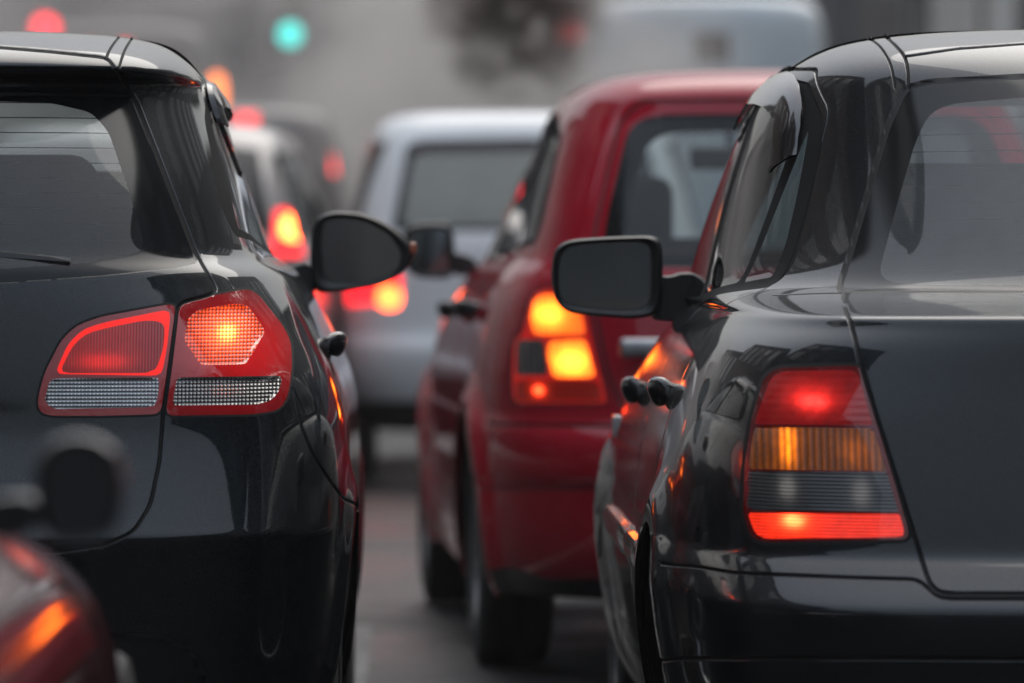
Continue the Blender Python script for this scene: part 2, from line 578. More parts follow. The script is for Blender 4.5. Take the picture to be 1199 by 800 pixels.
        ln = np.linalg.norm(nrm, axis=1, keepdims=True)
        nrm = np.where(ln > 1e-14, nrm / np.maximum(ln, 1e-14), np.array([0, 0, 1.0]))
        s.mesh = (P, nrm, T, lab, gap)
        s.objs = {}
    def emit(s, name, labels, mats, both=True, parent=None, sides=(1, -1), gapmat=True):
        """link the faces of the given labels as one part (both=True) or as one part per side"""
        P, nrm, T, lab, gap = s.mesh
        if isinstance(labels, str): labels = [labels]
        mats = mats if isinstance(mats, list) else [mats]
        m = np.isin(lab, labels)
        if not m.any():
            print('no faces for', name, labels); return []
        t = T[m]
        mi = np.array([min(labels.index(x), len(mats) - 1) for x in lab[m]])
        ml = list(mats)
        if gapmat:
            ml.append(M['gap']); mi = np.where(gap[m], len(ml) - 1, mi)
        idx, inv = np.unique(t, return_inverse=True)
        t = inv.reshape(-1, 3); p = P[idx]; n = nrm[idx]
        jobs = [[1, -1]] if both else [[k] for k in sides]
        res = []
        par = parent if isinstance(parent, (list, tuple)) else [parent] * len(jobs)
        for jb, pr in zip(jobs, par):
            vv, tt, nn, mm = [], [], [], []
            for k in jb:
                sg = k * s.side
                off = sum(len(x) for x in vv)
                vv.append(p * [sg, 1, 1]); nn.append(n * [sg, 1, 1])
                tt.append((t if sg > 0 else t[:, ::-1]) + off); mm.append(mi)
            vv = np.vstack(vv); tt = np.vstack(tt); nn = np.vstack(nn); mm = np.concatenate(mm)
            me = bpy.data.meshes.new(name)
            me.vertices.add(len(vv)); me.vertices.foreach_set('co', vv.astype(np.float32).ravel())
            me.loops.add(len(tt) * 3); me.loops.foreach_set('vertex_index', tt.astype(np.int32).ravel())
            me.polygons.add(len(tt)); me.polygons.foreach_set('loop_start', np.arange(0, len(tt) * 3, 3, dtype=np.int32))
            me.polygons.foreach_set('material_index', mm.astype(np.int32))
            me.update(calc_edges=True)
            me.shade_smooth()
            me.normals_split_custom_set_from_vertices(nn.astype(np.float32).tolist())
            res.append(link(name, me, ml, pr or s.root))
        return res
    def locate(s, l, z):
        """surface point of the side at (l, z)"""
        if not hasattr(s, '_tab'):
            U, V = np.meshgrid(np.linspace(0.4, 2.6, 500), np.linspace(0, s.N - 1, 500))
            s._uv = np.stack([U.ravel(), V.ravel()], 1)
            s._tab = np.stack(s.base(s._uv[:, 0], s._uv[:, 1]), 1)
        i = np.argmin((s._tab[:, 1] - l) ** 2 + (s._tab[:, 2] - z) ** 2)
        return float(s._tab[i, 0])

def wheel(parent, x, y, z, r, w, side, spokes=5, rimr=0.64):
    """road wheel: an Empty-less part (tyre mesh) with its rim as child; outer face towards side"""
    bm = bmesh.new()
    h = w / 2
    prof = [(-h * .7, r * rimr), (-h, r * (rimr + .06)), (-h * 1.02, r * .82), (-h * .92, r * .96), (-h * .8, r * .99)]
    for k in (-.45, 0, .45):
        prof += [(h * (k - .16), r), (h * (k - .13), r * .978), (h * (k + .13 - .16), r * .978), (h * (k + .0), r)]
    prof += [(h * .8, r * .99), (h * .92, r * .96), (h * 1.02, r * .82), (h, r * (rimr + .06)), (h * .7, r * rimr)]
    lathe_x(bm, prof, 56)
    ty = bobj('wheel', bm, M['tyre'], parent)
    ty.location = (x, y, z)
    bm = bmesh.new()
    o = h * side
    lathe_x(bm, [(-o * .7, r * rimr), (o * .55, r * rimr * .97), (o * .85, r * rimr), (o * .92, r * rimr * .97), (o * .80, r * rimr * .90), (o * .35, r * rimr * .84), (o * .1, r * .3), (o * .1, r * .02)], 48)
    for k in range(spokes):
        a = 2 * math.pi * k / spokes
        rot = Matrix.Rotation(a, 3, 'X')
        vs = box(bm, (0, 0, 0), (0.035, r * .10, r * rimr * .86), 0.008, 2)
        bmesh.ops.translate(bm, vec=(o * .62, 0, r * rimr * .47), verts=vs)
        bmesh.ops.rotate(bm, cent=(0, 0, 0), matrix=rot, verts=vs)
    lathe_x(bm, [(o * .2, r * .16), (o * .72, r * .15), (o * .8, r * .10), (o * .8, 0.001)], 24)
    bobj('rim', bm, M['rim'], ty)
    return ty

def seat(parent, x, y, zb, ztop, w, mat=None, head=True, hw=0.26, hh=0.19, lean=0.12):
    bm = bmesh.new()
    hz = ztop - (hh + 0.03 if head else 0)
    rot = Matrix.Rotation(-lean, 3, 'X')
    box(bm, (x, y, (zb + hz) / 2), (w, 0.14, hz - zb), 0.06, 4, rot=None)
    box(bm, (x, y + 0.30, zb + 0.03), (w, 0.5, 0.16), 0.05, 3)
    st = bobj('seat', bm, mat or M['fabric'], parent)
    if head:
        bm = bmesh.new()
        box(bm, (x, y - 0.03, ztop - hh / 2), (hw, 0.11, hh), 0.052, 4)
        tube(bm, [(x - .06, y - .01, hz - .05), (x - .06, y - .02, ztop - hh / 2)], .007)
        tube(bm, [(x + .06, y - .01, hz - .05), (x + .06, y - .02, ztop - hh / 2)], .007)
        bobj('headrest', bm, mat or M['fabric'], st)
    return st

def pad_ring(P, y, sc, c, dz=0.0):
    return [(c[0] + (p[0] - c[0]) * sc, y, c[1] + (p[1] - c[1]) * sc + dz) for p in P]

def wing_mirror(car, outline, glass_poly, arm, l, depth=0.15, mat=None, ramp=None, both=True):
    """door mirror: shell facing the rear with an inset glass, on an arm; traced in photo pixels, built at its own depth"""
    O = np.array([(lambda q: (q[0], q[2]))(car.local_px(px, py, l)) for px, py in rnd(outline, 9)])
    G = np.array([(lambda q: (q[0], q[2]))(car.local_px(px, py, l)) for px, py in rnd(glass_poly, 7)])
    A = np.array([(lambda q: (q[0], q[2]))(car.local_px(px, py, l)) for px, py in chaikin(arm, 1)])
    # resample the glass outline to the shell's count by angle
    c = O.mean(0); cg = G.mean(0)
    m = 72
    def polar(Q, c, th):
        res = []
        for a in th:
            d = np.array([math.cos(a), math.sin(a)]); best = 0.01
            for i in range(len(Q)):
                p, q = Q[i] - c, Q[(i + 1) % len(Q)] - c
                e = q - p
                den = d[0] * e[1] - d[1] * e[0]
                if abs(den) < 1e-12: continue
                tt = (p[0] * e[1] - p[1] * e[0]) / den; uu = (p[0] * d[1] - p[1] * d[0]) / den
                if tt > 0 and -1e-9 <= uu <= 1 + 1e-9: best = max(best, tt)
            res.append(c + d * best)
        return np.array(res)
    th = [2 * math.pi * i / m for i in range(m)]
    O = polar(O, cg, th); G = polar(G, cg, th)
    res = []
    for k in ((1, -1) if both else (1,)):
        fx = np.array([k, 1.0])
        o, g, a = O * fx, G * fx, A * fx
        cc = tuple(cg * fx)
        bm = bmesh.new()
        gi = [(cc[0] + (p[0] - cc[0]) * 1.02, cc[1] + (p[1] - cc[1]) * 1.02) for p in g]
        mid = [((p[0] + q[0]) / 2, (p[1] + q[1]) / 2) for p, q in zip(o, gi)]
        rings = [pad_ring(gi, l + .022, 1, cc), pad_ring(gi, l + .006, 1, cc), pad_ring(mid, l - .002, 1.02, cc), pad_ring(o, l + .006, .99, cc), pad_ring(o, l + .02, 1, cc),
                 pad_ring(o, l + depth * .4, .97, cc), pad_ring(o, l + depth * .65, .86, cc), pad_ring(o, l + depth * .85, .66, cc), pad_ring(o, l + depth * .97, .36, cc), pad_ring(o, l + depth, .05, cc)]
        loft(bm, rings, True, True)
        aa = [(p[0], p[1]) for p in a]
        ca = (sum(p[0] for p in aa) / len(aa), sum(p[1] for p in aa) / len(aa))
        loft(bm, [pad_ring(aa, l + .03, .93, ca), pad_ring(aa, l + .04, 1, ca), pad_ring(aa, l + .10, 1, ca), pad_ring(aa, l + .115, .9, ca)])
        h = bobj('wing_mirror', bm, mat or M['plastic'], car.root)
        bm = bmesh.new()
        vs = [bm.verts.new((p[0], l + .016 + (p[0] - cc[0]) * 0.0, p[1])) for p in g]
        bm.faces.new(vs)
        bobj('mirror_glass', bm, M['mirror_glass'], h, smooth=False)
        res.append(h)
    return res

def knob_handle(car, l, z, out=0.045, length=0.19, h=0.034, mat=None, name='door_handle', key=False):
    """pull handle standing off the door on two feet, seen almost end on"""
    for k in (1, -1):
        sg = k * car.side
        t0 = car.locate(l, z)
        bm = bmesh.new()
        rings = []
        n = 14
        for y, o, sc in ((-length / 2, .002, .5), (-length / 2 + .012, out * .6, .95), (-length * .3, out, 1.05), (0, out * 1.08, 1), (length * .3, out, .9), (length / 2 - .012, out * .6, .8), (length / 2, .002, .5)):
            rings.append([(sg * (t0 + o + h * .31 * sc * math.cos(2 * math.pi * i / n) * (1 + .35 * math.sin(2 * math.pi * i / n))), l + y, z + h / 2 * sc * math.sin(2 * math.pi * i / n)) for i in range(n)])
        loft(bm, rings)
        # recessed cup and feet
        box(bm, (sg * (t0 + out * .35), l - length * .36, z), (out * 1.1, .03, h * .7), .006, 2)
        box(bm, (sg * (t0 + out * .35), l + length * .36, z), (out * 1.1, .03, h * .7), .006, 2)
        hd = bobj(name, bm, mat or M['plastic_gloss'], car.root)
        if key:
            bm = bmesh.new()
            lathe_x(bm, [(0, .001), (sg * .006, .010), (sg * .006, .013), (0, .016)], 20, (sg * (t0 + .004), l - length * .2, z - .048))
            bobj('key_lock', bm, M['chrome'], hd)

def visor(car, pts, drop=0.075, out=0.028, name='wind_deflector'):
    """smoked deflector along a window's top edge; pts are (l, z) from rear to front"""
    pts = chaikin(pts, 2, False)
    for k in (1, -1):
        sg = k * car.side
        bm = bmesh.new()
        cen = np.array(pts).mean(0)
        A = []
        for i, (l, z) in enumerate(pts):
            d = np.array(pts[min(i + 1, len(pts) - 1)]) - np.array(pts[max(i - 1, 0)])
            d = d / np.linalg.norm(d); nn = np.array([d[1], -d[0]])
            e = np.array([l, z])
            row = []
            for f, o in ((0.0, 0.001), (0.08, 0.010), (0.35, .75), (0.7, 1.0), (1.0, 1.0)):
                q = e + nn * drop * f
                oo = o if o < .02 else out * o
                row.append((sg * (car.locate(q[0], q[1]) + .002 + oo), q[0], q[1]))
            for f, o in ((1.0, .9), (0.7, .9), (0.35, .64), (0.08, 0.002)):
                q = e + nn * drop * f
                row.append((sg * (car.locate(q[0], q[1]) + .002 + (out * o - .003)), q[0], q[1]))
            A.append(row)
        loft(bm, A, True, True)
        bobj(name, bm, M['visor'], car.root)

def interior(car, l0, l1, half, zf, ztop):
    """cabin floor tub, dashboard and parcel shelf"""
    bm = bmesh.new()
    box(bm, (0, (l0 + l1) / 2, zf - 0.15), (half * 2, l1 - l0, 0.30), .03, 2)
    box(bm, (0, l1 - 0.02, zf + 0.22), (half * 2, 0.45, 0.42), .08, 3)
    bobj('cabin_floor', bm, M['cabin'], car.root)

def underbody(car, l0, l1, half, z0=0.2, z1=0.42):
    bm = bmesh.new()
    box(bm, (0, (l0 + l1) / 2, (z0 + z1) / 2), (half * 2, l1 - l0, z1 - z0), .03, 2)
    bobj('underbody', bm, M['gap'], car.root)

exec_parts = []

# ------------------------------------------------------------------ left: black hatchback
M['paint_black'] = paint('black_car_paint', (0.013, 0.0165, 0.019), metal=0.5, rough=0.38, flake=0.5, dirt=0.10)
M['hl_red'] = lens('red_lens', (0.22, 0.003, 0.006), emit=(1, 0.015, 0.015), bulbs=[(.735, .95, .075, .06, .22)], amb=0.02, rough=0.1, contrast=0)

M['amber_off'] = plain('unlit_amber_lens', (.45, .12, .06), .15, coat=1)
def hatchback():
    #        Z     W     R     D    n    FR    DF   NF
    rows = [(.20, .80, .30, 1.2, 4.5, 3.95, 1.2, 4),
            (.25, .85, .16, 1.3, 5.2, 4.02, 1.3, 4),
            (.35, .885, .09, 1.4, 6.0, 4.10, 1.4, 4),
            (.46, .893, .06, 1.5, 6.4, 4.12, 1.5, 4),
            (.57, .897, .045, 1.5, 6.5, 4.12, 1.5, 4),
            (.622, .899, .036, 1.5, 6.5, 4.10, 1.5, 4),
            (.636, .899, .034, 1.5, 6.5, 4.09, 1.5, 4),
            (.646, .899, .040, 1.5, 6.5, 4.08, 1.5, 4),
            (.700, .898, .066, 1.5, 6.5, 4.06, 1.5, 4),
            (.760, .896, .092, 1.5, 6.5, 4.00, 1.5, 4),
            (.800, .893, .106, 1.5, 6.5, 3.94, 1.5, 4),
            (.825, .890, .110, 1.5, 6.4, 3.90, 1.5, 4),
            (.89, .872, .115, 1.5, 6.2, 3.75, 1.5, 4),
            (.945, .845, .123, 1.5, 5.8, 3.55, 1.5, 4),
            (1.00, .822, .132, 1.4, 5.3, 3.30, 1.4, 4),
            (1.05, .795, .142, 1.35, 4.8, 3.10, 1.3, 4),
            (1.075, .775, .150, 1.3, 4.8, 2.98, 1.2, 4),
            (1.09, .745, .160, 1.25, 4.8, 2.92, 1.1, 4),
            (1.105, .728, .172, 1.2, 4.8, 2.88, 1.0, 4),
            (1.16, .712, .205, 1.2, 4.8, 2.76, 1.0, 4),
            (1.23, .692, .255, 1.15, 4.7, 2.62, 1.0, 4),
            (1.30, .668, .312, 1.1, 4.6, 2.46, 1.0, 4),
            (1.36, .648, .362, 1.1, 4.6, 2.33, 1.0, 4),
            (1.395, .638, .388, 1.1, 4.6, 2.24, 1.0, 4),
            (1.408, .634, .370, 1.1, 4.6, 2.21, 1.0, 4),
            (1.412, .632, .310, 1.1, 4.6, 2.20, 1.0, 4),
            (1.418, .630, .285, 1.1, 4.6, 2.18, 1.0, 4),
            (1.430, .624, .285, 1.1, 4.6, 2.15, 1.0, 4),
            (1.455, .606, .330, 1.05, 4.4, 2.05, 1.0, 4),
            (1.482, .575, .47, .95, 4.2, 1.95, .9, 3.8),
            (1.500, .52, .68, .70, 4.0, 1.85, .7, 3.4),
            (1.512, .42, .90, .45, 3.6, 1.72, .4, 3),
            (1.518, .25, 1.10, .20, 3, 1.55, .2, 3),
            (1.520, .02, 1.28, .02, 2.5, 1.34, .02, 2.5)]
    c = Car('hatchback', rows, (-.998, 8.40, 0), 0.0, side=1, bow=.05)
    tag(c.root, 'shiny black hatchback on the left with lit two-piece red tail lamps', 'car')
    # bodywork: tailgate, lower black valance, door skins
    gate = [(-400, -20), (0, 56), (125, 67), (139, 88), (158, 112), (205, 230), (233, 302), (250, 331), (254, 342), (240, 347), (209, 355), (200, 420), (191, 487), (187, 540), (176, 592), (157, 622), (125, 638), (75, 646), (-400, 652)]
    fr = c.rear(gate, 1.0, 2)
    c.region('tailgate', fr)
    c.groove(c.rear_line([(-400, 652), (-100, 650), (75, 646), (125, 638), (157, 622), (176, 592), (187, 540), (191, 487), (200, 420), (209, 355), (240, 347), (254, 342), (250, 331), (233, 302), (205, 230), (158, 112), (139, 90), (133, 76), (125, 67), (60, 60), (0, 55), (-300, 40)], 1.0, 2), .0022, .005)
    c.groove(c.rear_line([(125, 67), (128, 58), (140, 41), (152, 36)], 1.3, 2), .0016, .0035)
    c.groove(c.rear_line([(138, 89), (142, 70), (147, 56), (156, 42), (168, 36)], 1.3, 2), .0016, .0035)
    c.groove(c.rear_line([(342, 455), (352, 497), (366, 532), (386, 562), (420, 608)], 1.8, 2), .0016, .0035)
    val = [(-400, 741), (127, 740), (190, 744), (225, 760), (247, 800), (252, 1000), (-400, 1000)]
    c.region('valance', c.rear(val, .8, 2), -.012, .012)
    # rear glass
    wo = [(-400, 106), (0, 108), (140, 110), (157, 113), (205, 228), (231, 298), (232, 308), (200, 315), (120, 324), (0, 333), (-400, 345)]
    wi = [(-400, 112), (0, 117), (60, 119), (108, 130), (128, 152), (150, 215), (169, 280), (168, 291), (150, 298), (100, 306), (0, 314), (-400, 320)]
    c.region('frit', c.rear(wo, 1.0, 1), -.004, .004, only=['tailgate'])
    c.region('glass', c.rear(wi, 1.0, 2), only=['frit'])
    # lamps
    inner = [(44, 468), (52, 437), (72, 398), (90, 381), (118, 371), (206, 355), (198, 420), (188, 485), (120, 487), (58, 487), (46, 482)]
    outer = [(211, 354), (260, 344), (290, 338), (303, 345), (332, 382), (341, 400), (342, 430), (338, 462), (328, 480), (300, 485), (194, 487), (203, 420)]
    for P in (inner, outer):
        g = c.rear(P, 1.4, 2)
        c.region('lamp_gap', lambda S, g=g: g(S) - .004, 0, only=['body', 'tailgate'])
    c.region('lamp_in', c.rear(inner, 1.4, 2))
    c.region('lamp_out', c.rear(outer, 1.4, 2))
    c.region('glow_band', c.rear([(64, 438), (80, 402), (98, 385), (125, 377), (200, 362), (196, 405), (190, 436), (184, 440)], 1, 2), only=['lamp_in'])
    c.region('in_red', c.rear([(69, 437), (85, 405), (100, 391), (125, 384), (170, 375), (193, 377), (192, 405), (184, 431), (176, 437)], 1, 2), only=['glow_band'])
    c.region('in_clear', c.rear([(52, 470), (58, 446), (64, 443), (187, 442), (184, 468), (180, 477), (120, 478), (62, 479)], 1, 1), -.006, .004, only=['lamp_in', 'glow_band'])
    c.region('out_lit', c.rear([(216, 400), (220, 372), (232, 363), (272, 356), (290, 357), (311, 388), (288, 427), (236, 428)], 1.2, 1), -.006, .005, only=['lamp_out'])
    c.region('out_side', c.rear([(292, 426), (319, 384), (336, 395), (339, 433), (300, 437)], 1.2, 1), only=['lamp_out'])
    c.region('out_clear', c.rear([(207, 442), (331, 440), (327, 458), (318, 469), (300, 474), (202, 475)], 1.2, 1), -.006, .004, only=['lamp_out'])
    # sides: glass, pillars, doors, wheel arches
    dlo = [(.62, 1.135), (.60, 1.20), (.80, 1.345), (1.00, 1.405), (1.5, 1.428), (1.95, 1.415), (2.15, 1.38), (2.74, 1.085), (2.6, 1.082), (1.6, 1.105)]
    c.region('pillar', c.sidep(dlo, .5, 1), -.003, .004)
    c.region('side_rear', c.sidep([(.72, 1.15), (.90, 1.335), (1.05, 1.382), (1.52, 1.405), (1.54, 1.118)], .5, 1), only=['pillar'])
    c.region('side_front', c.sidep([(1.64, 1.12), (1.62, 1.408), (1.94, 1.395), (2.12, 1.355), (2.56, 1.105)], .5, 1), only=['pillar'])
    rd = [(.98, .58), (1.05, .78), (1.00, .90), (.85, 1.06), (.84, 1.11), (1.0, 1.40), (1.58, 1.43), (1.60, .30), (1.16, .30), (1.18, .42)]
    fd = [(1.605, .30), (1.585, 1.43), (2.10, 1.40), (2.70, 1.08), (2.72, .30)]
    c.region('door_rear', c.sidep(rd, .5, 1), only=['body'])
    c.region('door_front', c.sidep(fd, .5, 1), only=['body'])
    for q in (rd, fd):
        c.groove(c.side_line(list(q) + [q[0]], .5, 1), .002, .0045)
    for lc in (.85, 3.35):
        g = lambda S, lc=lc: np.maximum(np.hypot(S['l'] - lc, S['z'] - .32) - .345, .6 - S['t'])
        c.hole(g)
        c.swell(lambda S, lc=lc: np.where(S['t'] > .5, .014 * np.exp(-((np.maximum(np.hypot(S['l'] - lc, S['z'] - .32) - .35, 0)) / .05) ** 2), 0))
    c.region('windscreen', c.front([(-.2, 1.12), (-.2, 1.43), (.52, 1.41), (.62, 1.12)]))
    c.build()
    pb = M['paint_black']
    c.emit('body', ['body'], pb)
    c.emit('tailgate', ['tailgate'], pb)
    c.emit('rear_valance', ['valance'], M['plastic'])
    c.emit('rear_window', ['glass', 'frit'], [M['glass_rear'], M['frit']])
    c.emit('windscreen', ['windscreen'], M['glass_front'])
    c.emit('door', ['door_front'], pb, both=False)
    c.emit('door', ['door_rear'], pb, both=False)
    c.emit('window_pillar', ['pillar'], M['frame_matte'], both=False)
    c.emit('side_window', ['side_rear'], M['glass_dark'], both=False)
    c.emit('side_window', ['side_front'], M['glass_tint'], both=False)
    tb = lambda px, py: (lambda q: (abs(q[0]), q[2]))(c.local_px(px, py, .12))
    b1 = tb(262, 391); b2 = tb(120, 424); b3 = tb(262, 459); b4 = tb(310, 375)
    lit = lens('lit_brake_lens', (0.35, .008, .008), emit=(1, .075, .012), bulbs=[(*b1, .013, .012, 22.0), (*b1, .046, .038, 1.7)], amb=.40, flute=(.0058, .0062), contrast=.75, spark=.35, rough=.12)
    redin = lens('fluted_red_lens', (0.30, .006, .008), emit=(1, .02, .012), bulbs=[(*b2, .04, .012, .35), (b2[0], b2[1] + .04, .07, .05, .08)], amb=.03, flute=(.005, 0), contrast=.5)
    clear = lens('clear_fluted_lens', (0.75, .77, .78), flute=(.0062, .0062), contrast=1.1, spark=.7, rough=.12, metal=.85)
    clear2 = lens('clear_amber_bulb_lens', (0.6, .58, .55), emit=(1, .12, .03), bulbs=[(*b3, .02, .008, .25)], flute=(.0062, .0062), contrast=1.2, spark=.7, rough=.12, metal=.85)
    band = glow('red_light_guide', (1, .018, .012), .45)
    ins = c.emit('tail_lamp', ['lamp_in', 'glow_band', 'lamp_gap'], [M['hl_red'], band, M['gap']], both=False)
    c.emit('red_lens', ['in_red'], redin, both=False, parent=ins)
    c.emit('reversing_lens', ['in_clear'], clear, both=False, parent=ins)
    outs = c.emit('tail_lamp', ['lamp_out'], [M['hl_red']], both=False)
    c.emit('brake_lens', ['out_lit'], lit, both=False, parent=outs)
    c.emit('side_lens', ['out_side'], M['hl_red'], both=False, parent=outs)
    c.emit('indicator_lens', ['out_clear'], clear2, both=False, parent=outs)
    # interior and fittings
    interior(c, .55, 2.75, .66, .55, 1.0)
    underbody(c, .35, 3.8, .70)
    for x in (.36, -.36):
        seat(c.root, x, 1.86, .6, 1.27, .50, hw=.29, hh=.2)
        seat(c.root, x * .72, .98, .6, 1.285, .50, head=True, hw=.36, hh=.24)
    for y, f in ((.85, 0), (3.35, 0)):
        for sg in (1, -1):
            wheel(c.root, sg * .775, y, .32, .32, .205, sg)
    wing_mirror(c, [(371, 254), (388, 247), (420, 248), (448, 258), (470, 274), (486, 291), (484, 305), (470, 322), (445, 334), (405, 341), (372, 344), (365, 335), (363, 300), (365, 265)],
                [(379, 259), (400, 255), (430, 260), (455, 274), (470, 295), (468, 312), (455, 324), (420, 331), (387, 331), (379, 320), (376, 285)],
                [(325, 317), (368, 304), (372, 342), (352, 346), (338, 332), (325, 326)], 2.62, .15)
    q = c.local_px(483, 291, 2.63)
    bm = bmesh.new(); box(bm, (q[0] + .001, q[1] + .012, q[2]), (.016, .05, .026), .006, 3)
    bobj('mirror_indicator', bm, M['amber_off'], c.root)
    bm = bmesh.new(); box(bm, (-q[0] - .001, q[1] + .012, q[2]), (.016, .05, .026), .006, 3)
    bobj('mirror_indicator', bm, M['amber_off'], c.root)
    knob_handle(c, 1.28, .935, .021, .20, .046)
    visor(c, [(.99, 1.345), (1.0, 1.415), (1.12, 1.428), (1.55, 1.436)], .05, .018)
    visor(c, [(1.60, 1.435), (1.95, 1.424), (2.14, 1.385), (2.5, 1.20)], .06, .02)
    # rear wiper
    bm = bmesh.new()
    q = [c.local_px(px, py, .215 + dl) for px, py, dl in ((-150, 296, .005), (-60, 297, 0), (0, 301, 0), (60, 305, 0), (83, 307, 0))]
    tube(bm, [(a, b - .02, z) for a, b, z in q], [.012, .013, .012, .008, .003], 8)
    tube(bm, [(a, b - .006, z + .004) for a, b, z in q], [.006, .006, .006, .005, .003], 6)
    bobj('rear_wiper', bm, M['plastic'], c.root)
    return c
hatchback()

# ------------------------------------------------------------------ right: dark grey saloon
M['paint_grey'] = paint('dark_grey_car_paint', (0.017, 0.021, 0.024), metal=0.5, rough=0.36, flake=0.45, dirt=0.14)
M['paint_red'] = paint('red_car_paint', (0.40, 0.006, 0.022), metal=0.0, rough=0.36, flake=0.25, dirt=0.12)

def saloon():
    rows = [(.20, .78, .22, 1.2, 4.2, 4.02, 1.2, 4),
            (.28, .83, .08, 1.3, 4.5, 4.12, 1.3, 4),
            (.40, .852, .03, 1.4, 5.8, 4.18, 1.4, 4),
            (.475, .860, .016, 1.4, 5.8, 4.20, 1.4, 4),
            (.485, .862, .008, 1.4, 5.8, 4.20, 1.4, 4),
            (.535, .864, .0, 1.4, 5.8, 4.20, 1.4, 4),
            (.553, .865, .0, 1.4, 5.8, 4.19, 1.4, 4),
            (.563, .865, .006, 1.4, 5.8, 4.18, 1.4, 4),
            (.598, .862, .045, 1.4, 5.8, 4.15, 1.4, 4),
            (.622, .858, .072, 1.4, 5.8, 4.12, 1.4, 4),
            (.632, .856, .086, 1.4, 5.8, 4.10, 1.4, 4),
            (.66, .855, .090, 1.4, 5.8, 4.06, 1.4, 4),
            (.72, .850, .098, 1.4, 5.8, 3.98, 1.4, 4),
            (.78, .840, .108, 1.4, 5.8, 3.85, 1.4, 4),
            (.85, .822, .120, 1.4, 5.8, 3.62, 1.4, 4),
            (.91, .798, .130, 1.35, 5.4, 3.35, 1.3, 4),
            (.96, .772, .136, 1.3, 5.1, 3.10, 1.2, 4),
            (.985, .752, .140, 1.3, 4.6, 2.98, 1.1, 4),
            (1.000, .738, .143, 1.25, 4.6, 2.92, 1.0, 4),
            (1.006, .728, .152, 1.25, 4.6, 2.90, 1.0, 4),
            (1.014, .738, .22, 1.22, 3.8, 2.95, .75, 4),
            (1.028, .732, .32, 1.28, 3.0, 2.92, .62, 4),
            (1.040, .728, .40, 1.32, 2.65, 2.89, .55, 4),
            (1.060, .722, .44, 1.36, 2.5, 2.86, .50, 4),
            (1.14, .706, .53, 1.36, 2.5, 2.72, .47, 4),
            (1.24, .680, .65, 1.26, 2.55, 2.55, .44, 4),
            (1.33, .652, .76, 1.12, 2.65, 2.39, .42, 4),
            (1.39, .626, .84, 1.0, 2.8, 2.28, .42, 4),
            (1.425, .604, .89, .92, 3.0, 2.18, .42, 4),
            (1.452, .572, .95, .85, 3.2, 2.05, .40, 4),
            (1.476, .534, 1.04, .75, 3.3, 1.98, .38, 3.6),
            (1.494, .478, 1.16, .62, 3.3, 1.92, .36, 3.4),
            (1.506, .37, 1.30, .4, 3.4, 1.85, .4, 3),
            (1.513, .20, 1.45, .2, 3, 1.78, .2, 3),
            (1.515, .02, 1.58, .02, 2.5, 1.62, .02, 2.5)]
    c = Car('saloon', rows, (1.288, 7.85, 0), 0.0, side=-1, bow=.05, fbow=.05)
    tag(c.root, 'dark grey saloon on the right with tall lit red and amber tail lamp', 'car')
    lid = [(985, 344), (992, 366), (1000, 392), (1007, 427), (1030, 500), (1053, 572), (1076, 645), (1088, 682), (1097, 692), (1112, 695), (2000, 697), (2000, 344)]
    c.region('boot_lid', c.rear(lid, .46, 2))
    c.groove(c.rear_line([(978, 336)] + lid[:-1], .5, 2), .0024, .005)
    bump = [(700, 661), (771, 661), (813, 663), (862, 671), (1000, 676), (1075, 678), (1098, 699), (1112, 701), (2000, 703), (2000, 1100), (700, 1100)]
    c.region('bumper', c.rear(bump, .62, 2))
    c.groove(c.rear_line(bump[:-2], .62, 2), .0020, .005)
    c.groove(c.rear_line([(905, 346), (945, 344), (985, 343)], 1.0, 1), .0008, .0015)
    c.groove(c.rear_line([(740, 770), (800, 771), (2000, 775)], .6, 1), .0025, .004)
    # roof ditches and header seam
    c.groove(c.rear_line([(1012, 41), (1030, 52), (1043, 74), (1048, 104)], 1.9, 2), .0016, .004)
    c.groove(c.rear_line([(1036, 41), (1048, 52), (1060, 66), (1063, 84), (1063, 102)], 1.9, 2), .0020, .005)
    c.groove(c.rear_line([(1060, 66), (1120, 57), (1199, 51), (1400, 47), (2000, 44)], 1.9, 1), .0016, .004)
    wo = [(1061, 104), (1090, 97), (1199, 91), (1430, 86), (2000, 86), (2000, 338), (984, 338), (996, 300), (1018, 225), (1040, 150)]
    ws = [(1055, 100), (1088, 92), (1199, 86), (1430, 81), (2000, 81), (2000, 343), (977, 343), (990, 300), (1012, 225), (1034, 150)]
    wi = [(1086, 132), (1110, 120), (1199, 112), (1430, 107), (2000, 107), (2000, 331), (1080, 331), (1036, 328), (1028, 316), (1032, 300), (1048, 240), (1070, 165)]
    c.region('seal', c.rear(ws, 1.3, 2), -.004, .004)
    c.region('frit', c.rear(wo, 1.3, 2), only=['seal'])
    c.region('glass', c.rear(wi, 1.3, 3), only=['frit'])
    lamp = [(895, 441), (911, 431), (1001, 428), (1010, 433), (1028, 500), (1046, 560), (1064, 622), (1062, 632), (892, 635), (879, 628), (870, 600), (872, 545), (880, 490)]
    g = c.rear(lamp, 1.2, 2)
    c.region('lamp_gap', lambda S: g(S) - .006)
    c.region('lamp', c.rear(lamp, 1.2, 2))
    inn = [(902, 443), (914, 435), (998, 433), (1005, 438), (1022, 498), (1040, 560), (1059, 622), (1057, 629), (894, 631), (884, 625), (875, 600), (876, 545), (885, 490)]
    gi = c.rear(inn, 1.2, 2)
    def band(y0, y1):
        h = c.rear([(800, y0), (1130, y0 + 3), (1130, y1 + 3), (800, y1)], 1.2, 0)
        return lambda S: np.maximum(gi(S), h(S))
    c.region('l_red', band(420, 496), only=['lamp'])
    c.region('l_amber', band(500, 549), only=['lamp'])
    c.region('l_clear', band(551, 597), only=['lamp'])
    c.region('l_low', band(600, 640), only=['lamp'])
